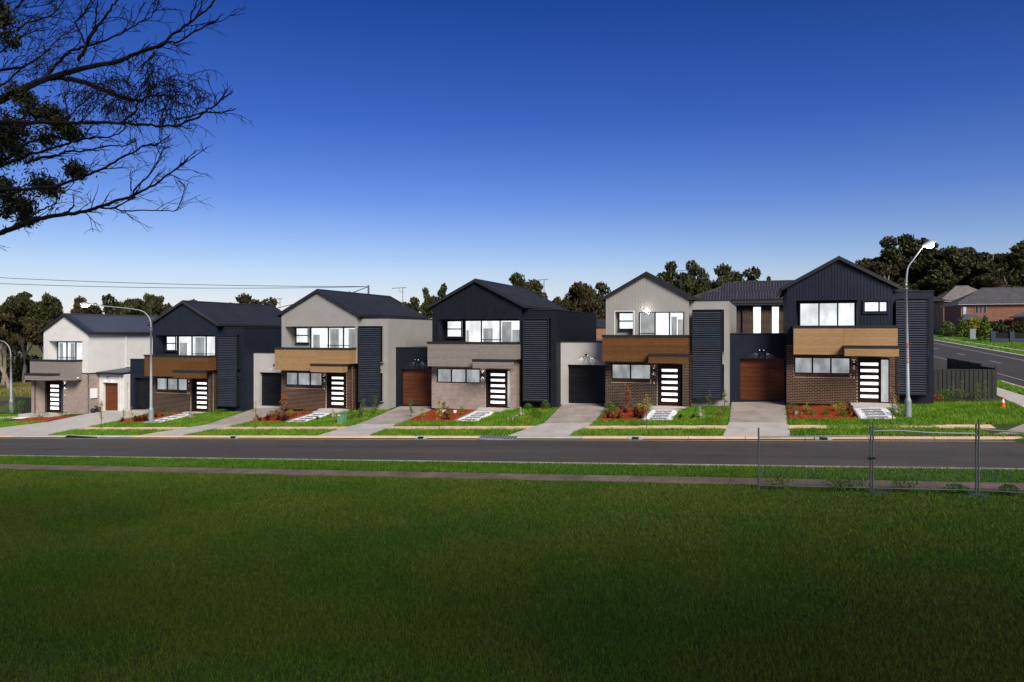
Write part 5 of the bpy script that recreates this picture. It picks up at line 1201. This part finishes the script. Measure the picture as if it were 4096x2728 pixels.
for pts, d0, d1, r0, r1 in BR:
    n = len(pts); P3 = [at(u * Zf, v * Zf, d0 + (d1 - d0) * i / (n - 1)) for i, (u, v) in enumerate(pts)]
    if pts[0][0] == 0: 
        k_ = min(1, max(0, (pts[0][1] + 200) / 1700)); P3 = [tr_top.lerp(at(-840, 900, 13), k_), at(-250, pts[0][1] * Zf + 60, d0)] + P3; 
    W3 = wob(P3, .008); m_ = len(W3)
    r0 *= 1.25; r1 *= 1.4; s.tube(W3, [r0 + (r1 - r0) * (i / (m_ - 1)) ** .8 for i in range(m_)], 6)
    for i in range(3, m_ - 1):
        if W3[i].x < at(-100, 0, d0).x: continue
        if rr.random() < .5:
            d = (W3[i + 1] - W3[i - 1]).normalized() + Vector((rr.gauss(.1, .35), rr.gauss(0, .4), rr.gauss(.25, .4))); twig(W3[i], d.normalized(), rr.uniform(.15, .6), min(.007, r0 * .3), 2)
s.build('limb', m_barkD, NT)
# finer spray of twigs at the top left corner
for i in range(75):
    u, v = rr.uniform(-60, 330) * Zf, rr.uniform(-30, 560) * Zf; twig(at(u, v, 14 + rr.uniform(-.6, .8)), Vector((rr.gauss(.7, .3), rr.gauss(.2, .3), rr.gauss(.5, .4))).normalized(), rr.uniform(.3, .8), .0055, 3)
# drooping dead clump
c0 = at(880 * Zf, 640 * Zf, 12.9)
def droop(p, d, L, r, n=8, up=.5):
    pts = [p]; q_ = p.copy()
    for i in range(n):
        d = (d + Vector((rr.gauss(0, .2), rr.gauss(0, .2), rr.gauss(0, .12) - .22))).normalized(); q_ = q_ + d * L / n; pts.append(q_.copy())
    tw.tube(pts, [r * 1.35 * (1 - .5 * i / n) for i in range(n + 1)], 3)
    return pts
RT = Vector((ca, sa, 0)); DP = Vector((-sa, ca, 0))
for i in range(210):
    a = rr.uniform(0, 6.283); R_ = rr.uniform(.1, .75)
    st = c0 + RT * (R_ * math.cos(a) * 1.15) + DP * rr.gauss(0, .35) + Vector((0, 0, R_ * math.sin(a) * .8 + .1))
    pts = droop(st, (RT * math.cos(a) + Vector((0, 0, .9)) + DP * rr.gauss(0, .4)).normalized(), rr.uniform(.35, .75), .006)
    for k in range(3): droop(pts[rr.randrange(2, 7)], Vector((rr.gauss(0, .5), rr.gauss(0, .5), -.8)).normalized(), rr.uniform(.12, .3), .0045, 4)
for i in range(24):
    u, v = rr.choice([(850, 900), (1010, 880), (1000, 820), (700, 680), (930, 420), (640, 540), (1090, 640), (860, 800)]); droop(at((u + rr.gauss(0, 18)) * Zf, (v - 30) * Zf, 12.7), Vector((rr.gauss(0, .4), 0, -.6)).normalized(), rr.uniform(.2, .45), .005, 6)
tw.build('twigs', m_barkD, NT, kind='stuff')
# leaf clumps
lv = MB()
for u, v, r_, n in [(100, 585, 60, 260), (170, 620, 45, 160), (200, 700, 60, 260), (330, 720, 75, 420), (390, 790, 60, 300), (455, 840, 45, 220), (60, 790, 90, 620), (30, 880, 80, 480), (120, 950, 70, 300), (290, 870, 55, 220), (470, 1060, 50, 300), (490, 1095, 30, 120), (270, 1160, 70, 400), (330, 1190, 45, 160), (20, 1160, 55, 260), (60, 1240, 85, 520), (150, 1300, 60, 300), (170, 1375, 45, 200), (40, 1330, 40, 120), (20, 120, 55, 260), (60, 250, 55, 240), (0, 40, 50, 160), (-20, 1000, 60, 200)]:
    c = at(u * Zf, v * Zf, 13); rm = r_ * Zf / 2985 * 13
    for i in range(int(n * 1.9)):
        a = RT * rr.gauss(0, .55) + DP * rr.gauss(0, .8) + Vector((0, 0, rr.gauss(0, .5))); ico_leaf(lv, c + a * rm, .09 * rr.uniform(.7, 1.3), .026, rr, -.6)
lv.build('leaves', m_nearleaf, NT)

# ------------------------------------------------------------------ buildings behind the row
def tiled_roof(H, x0, x1, ye, yr, ze, zr, mat, hipL=0, hipR=0):
    """front slope of a hip roof in tile courses"""
    n = 14; s = MB()
    for i in range(n):
        u0, u1 = i / n, (i + 1) / n; y0, y1 = ye + (yr - ye) * u0, ye + (yr - ye) * u1; z0, z1 = ze + (zr - ze) * u0, ze + (zr - ze) * u1
        xa0, xb0 = x0 + hipL * u0, x1 - hipR * u0; xa1, xb1 = x0 + hipL * u1, x1 - hipR * u1
        s.add([(xa0, y0, z0 + .03), (xb0, y0, z0 + .03), (xb1, y1, z1 + .0), (xa1, y1, z1 + .0), (xa0, y0, z0 - .02), (xb0, y0, z0 - .02)], [(0, 1, 2, 3), (4, 5, 1, 0)])
    yb = 2 * yr - ye
    s.add([(x1 - hipR, yr, zr), (x0 + hipL, yr, zr), (x0, yb, ze), (x1, yb, ze)], [(0, 1, 2, 3)])
    s.add([(x0, ye, ze), (x0 + hipL, yr, zr), (x0, yb, ze)], [(0, 1, 2)]); s.add([(x1, ye, ze), (x1 - hipR, yr, zr), (x1, yb, ze)], [(0, 2, 1)])
    r_ = s.build('roof', mat, H)
    c = MB(); c.tube([(x0 + hipL, yr, zr + .03), (x1 - hipR, yr, zr + .03)], .09, 6); c.tube([(x0, ye, ze + .03), (x0 + hipL, yr, zr + .03)], .08, 6); c.build('ridge_tiles', mat, r_)
    return r_
B = thing('rear_brick_house', 'dark brick house with solar panels on a tiled roof, seen between the two right-hand houses', 'house', (0, 59, -3.6))
s = MB(); s.box(-4, 6, 59.12, 68, -3.6, 2.0); s.build('wall_core', m_brB, B)
cnt = [0]; brickwork(B, -2.0, 1.5, 59, -.45, 1.98, [(-.29, .45, -.2, 1.92), (1.0 - .0, 1.36, -.2, 1.92)], m_brB, m_moD, cnt) if False else None
wn = [(-.86 + .0, -.1, -.12, 1.98), (.44, 1.02, -.12, 1.98)]
wn = [(-.27, .45, -.12, 1.93), (1.5, 2.2, -.12, 1.93)]
# window positions from the plan: 0.9 m apart
wn = [(-.92 + .05, -.26, -.1, 1.95), (.46, 1.02, -.1, 1.95)]
brickwork(B, -2.6, 1.9, 59, -.5, 1.99, wn, m_brB, m_moD, cnt)
for a, b, c, d in wn:
    f = MB()
    for p in rects(a, b, c, d, [(a + .04, b - .04, c + .04, d - .04)]): f.box(p[0], p[1], 59.02, 59.1, p[2], p[3])
    f = f.build('window', m_slat, B); g = MB(); g.box(a + .04, b - .04, 59.07, 59.09, c + .04, d - .04); g.build('pane', m_room, f)
s = MB(); s.tube([(-1.62, 58.93, 2.05), (-1.62, 58.93, -.5)], .06); s.build('downpipe', m_black, B)
s = MB(); s.box(-5.3, 6, 58.55, 59.15, 2.0, 2.08); s.box(-5.3, 6, 58.45, 58.58, 2.04, 2.2); s.build('gutter', m_slat, B)
rf = tiled_roof(B, -6.6, 12, 58.4, 62.6, 2.2, 4.02, m_tile, hipL=4.4, hipR=4.2)
sl_ = (4.02 - 2.2) / 4.2
for row, (u0, xoff) in enumerate(((.10, -4.55), (.52, -3.15))):
    for k in range(5 if row == 0 else 4):
        xa = xoff + k * 1.27 + .0; ya = 58.4 + 4.2 * u0; yb_ = ya + 1.65; za = 2.2 + sl_ * (ya - 58.4) + .12; zb_ = 2.2 + sl_ * (yb_ - 58.4) + .12
        s = MB(); s.add([(xa, ya, za), (xa + 1.22, ya, za), (xa + 1.22, yb_, zb_), (xa, yb_, zb_), (xa, ya, za - .05), (xa + 1.22, ya, za - .05)], [(0, 1, 2, 3), (4, 5, 1, 0)]); p = s.build('solar_panel', m_solar, B)
        s = MB()
        for j in range(7): x = xa + 1.22 * j / 6; s.add([(x - .012, ya, za + .006), (x + .012, ya, za + .006), (x + .012, yb_, zb_ + .006), (x - .012, yb_, zb_ + .006)], [(0, 1, 2, 3)])
        for j in (0, .5, 1): y = ya + (yb_ - ya) * j; z = za + (zb_ - za) * j; s.add([(xa, y - .015, z + .004), (xa + 1.22, y - .015, z + .004), (xa + 1.22, y + .015, z + .012), (xa, y + .015, z + .012)], [(0, 1, 2, 3)])
        s.build('cell_grid', m_solarl, p)
B = thing('rear_tan_house', 'tan brick house end seen in the gap right of the central navy house', 'house', (-13, 70, -4))
s = MB(); s.box(-16.5, -10.5, 68, 74, -4.2, .45); s.build('wall', m_brF, B); s = MB(); s.box(-16.6, -10.4, 67.9, 74.1, .45, 1.25); s.build('fascia', m_slat, B)
s = MB()
for k in range(9): s.box(-16.4, -10.6, 66.4, 66.5, -1.6 + k * .12, -1.52 + k * .12)
s.build('roller_shutter', m_solarl, B)
B = thing('rear_grey_roof_house', 'grey tiled roof corner seen between the tan-balcony and central houses', 'house', (-27, 62, -4.8))
s = MB(); s.box(-29, -23.5, 62, 68, -4.8, .9); s.build('wall', m_brF, B); tiled_roof(B, -29.6, -22.8, 61.6, 65, .9, 2.35, m_tileF, 3, 3)
# distant houses across the cross road
def far_house(name, label, x0, x1, y, zb, ze, zr, mw, mr, wins, depth=12, porch=None, hip=4):
    B = thing(name, label, 'house', ((x0 + x1) / 2, y, zb), None)
    s = MB(); s.box(x0, x1, y, y + depth, zb, ze); s.build('wall', mw, B)
    s = MB(); s.box(x0 - .5, x1 + .5, y - .5, y + depth + .5, ze, ze + .18); s.build('eaves', m_pale, B)
    tiled_roof(B, x0 - .6, x1 + .6, y - .6, y + depth / 2, ze + .18, zr, mr, hip, hip)
    for a, b, c, d, mt in wins:
        f = MB()
        for p in rects(a, b, c, d, [(a + .08, b - .08, c + .08, d - .08)]): f.box(p[0], p[1], y - .06, y + .01, p[2], p[3])
        f = f.build('window', m_slate, B); g = MB(); g.box(a + .08, b - .08, y - .02, y - .001, c + .08, d - .08); g.build('pane', mt, f)
    if porch:
        a, b, yp, z = porch
        s = MB()
        for xx in (a + .25, b - .35): s.box(xx, xx + .35, yp, yp + .35, zb, z)
        s.build('porch_post', mw, B); s = MB(); s.box(a, b, yp - .1, y, z, z + .12); s.build('porch_beam', m_pale, B)
        s = MB(); m = (a + b) / 2; s.add([(a - .3, yp - .4, z + .12), (b + .3, yp - .4, z + .12), (b - 1, y, z + 1.1), (a + 1, y, z + 1.1), (a - .3, y, z + .12), (b + .3, y, z + .12)], [(0, 1, 2, 3), (0, 3, 4), (1, 5, 2)]); s.build('porch_roof', mr, B)
    return B
D1 = (.012, .013, .016)
far_house('distant_brick_house', 'tan brick two-storey house farther along the cross road, left of the red brick one', 31.2, 40, 156, -.4, 5.7, 8.8, m_brF, m_tileF, [(32.1, 33.0, 4.0, 5.25, m_black), (32.2, 33.6, .1, 2.7, m_black)], hip=4)
far_house('distant_brick_house', 'red brick two-storey house with a porch behind the conifer at far right', 30.1, 50, 138, -.8, 4.5, 7.4, m_brF2, m_tileG, [(30.35, 30.9, 2.9, 4.2, m_blind), (32.1, 32.55, 3.05, 4.4, m_solar), (32.7, 33.1, 3.05, 4.4, m_solar), (33.25, 33.7, 3.05, 4.4, m_solar), (35.3, 36.0, -.2, 2.2, m_door), (34.4, 34.8, -.3, 1.6, m_blind), (40, 42, 2.2, 4.2, m_slat)], porch=(29.7, 32.6, 134.5, 1.9), hip=5)
far_house('distant_brick_house', 'red brick house front at the right edge with a low tiled wing', 37.2, 56, 127, -1.0, 2.3, 4.4, m_brF2, m_tileF, [(43.5, 46, -.6, 1.2, m_black)], depth=10, hip=4)
B = thing('distant_white_house', 'white flat-roofed house with dark openings beside the navy tower', 'house', (32, 170, 0))
s = MB(); s.box(28.5, 34.5, 172, 182, -.3, 7.2); s.build('recess', m_black, B); s = MB()
for z in (-.3, 2.9, 6.2): s.box(28.2, 34.8, 170, 172, z, z + 1.6)
s.box(28.2, 28.8, 170, 172, -.3, 7); s.build('slab', m_white, B)
B = thing('retaining_wall', 'blue-grey rendered front fence wall with dark infill panels at far right', 'wall', (30, 110, -1.2))
s = MB(); s.box(27.6, 40, 111, 111.3, -1.6, -.75); s.build('wall', m_bluegrey, B)
for k in range(6): s = MB(); s.box(27.6 + k * 2.1, 28.1 + k * 2.1, 110.9, 111.4, -1.6, .15); s.build('pier', m_bluegrey, B)
for k in range(5): s = MB(); s.box(28.1 + k * 2.1, 29.7 + k * 2.1, 111.1, 111.2, -.75, -.05); s.build('infill_panel', m_black, B)
s = MB(); s.box(28.05, 28.75, 123.2, 123.9, G(28.3, 123.6) - .1, G(28.3, 123.6) + 1.6); tag(s.build('pillar_box', m_galv), 'pale grey square pillar on the lawn between the yellow shrubs and the conifer', 'pillar')
shrub(28.4, 117, 3.0, 2.2, 1500, m_conif, 'lime green cone-shaped conifer before the red brick house', 201, None, .28, 'shrub', 'conifer', 1)
shrub(30.3, 141 - 10, 2.6, 2.6, 1300, m_yshr, 'bright yellow shrub nearest the grey pillar', 202, 'yellow shrubs', .28)
shrub(28.9, 131, 2.3, 2.0, 1100, m_conif, 'yellow-green shrub left of the bright yellow one', 203, 'yellow shrubs', .28)
shrub(27.4, 134, 2.2, 2.2, 1100, m_shrub, 'grey-green shrub at the left of the yellow shrubs', 204, 'yellow shrubs', .28)
for i, (x, y, h, w) in enumerate([(32.0, 128, 2.2, 4), (35.0, 124, 2.2, 5), (38.5, 118, 2.2, 5), (42, 116, 2.6, 6), (25.6, 150, 1.6, 6)]):
    shrub(x, y, h, w, 1500, m_euc, ['dark bush under the red brick porch', 'dark spreading bush behind the conifer', 'dark bush above the blue-grey wall', 'dark bush at the right edge above the blue-grey wall', 'pale-flowered low hedge by the far footpath'][i], 210 + i, 'dark bushes of the far gardens', .35)
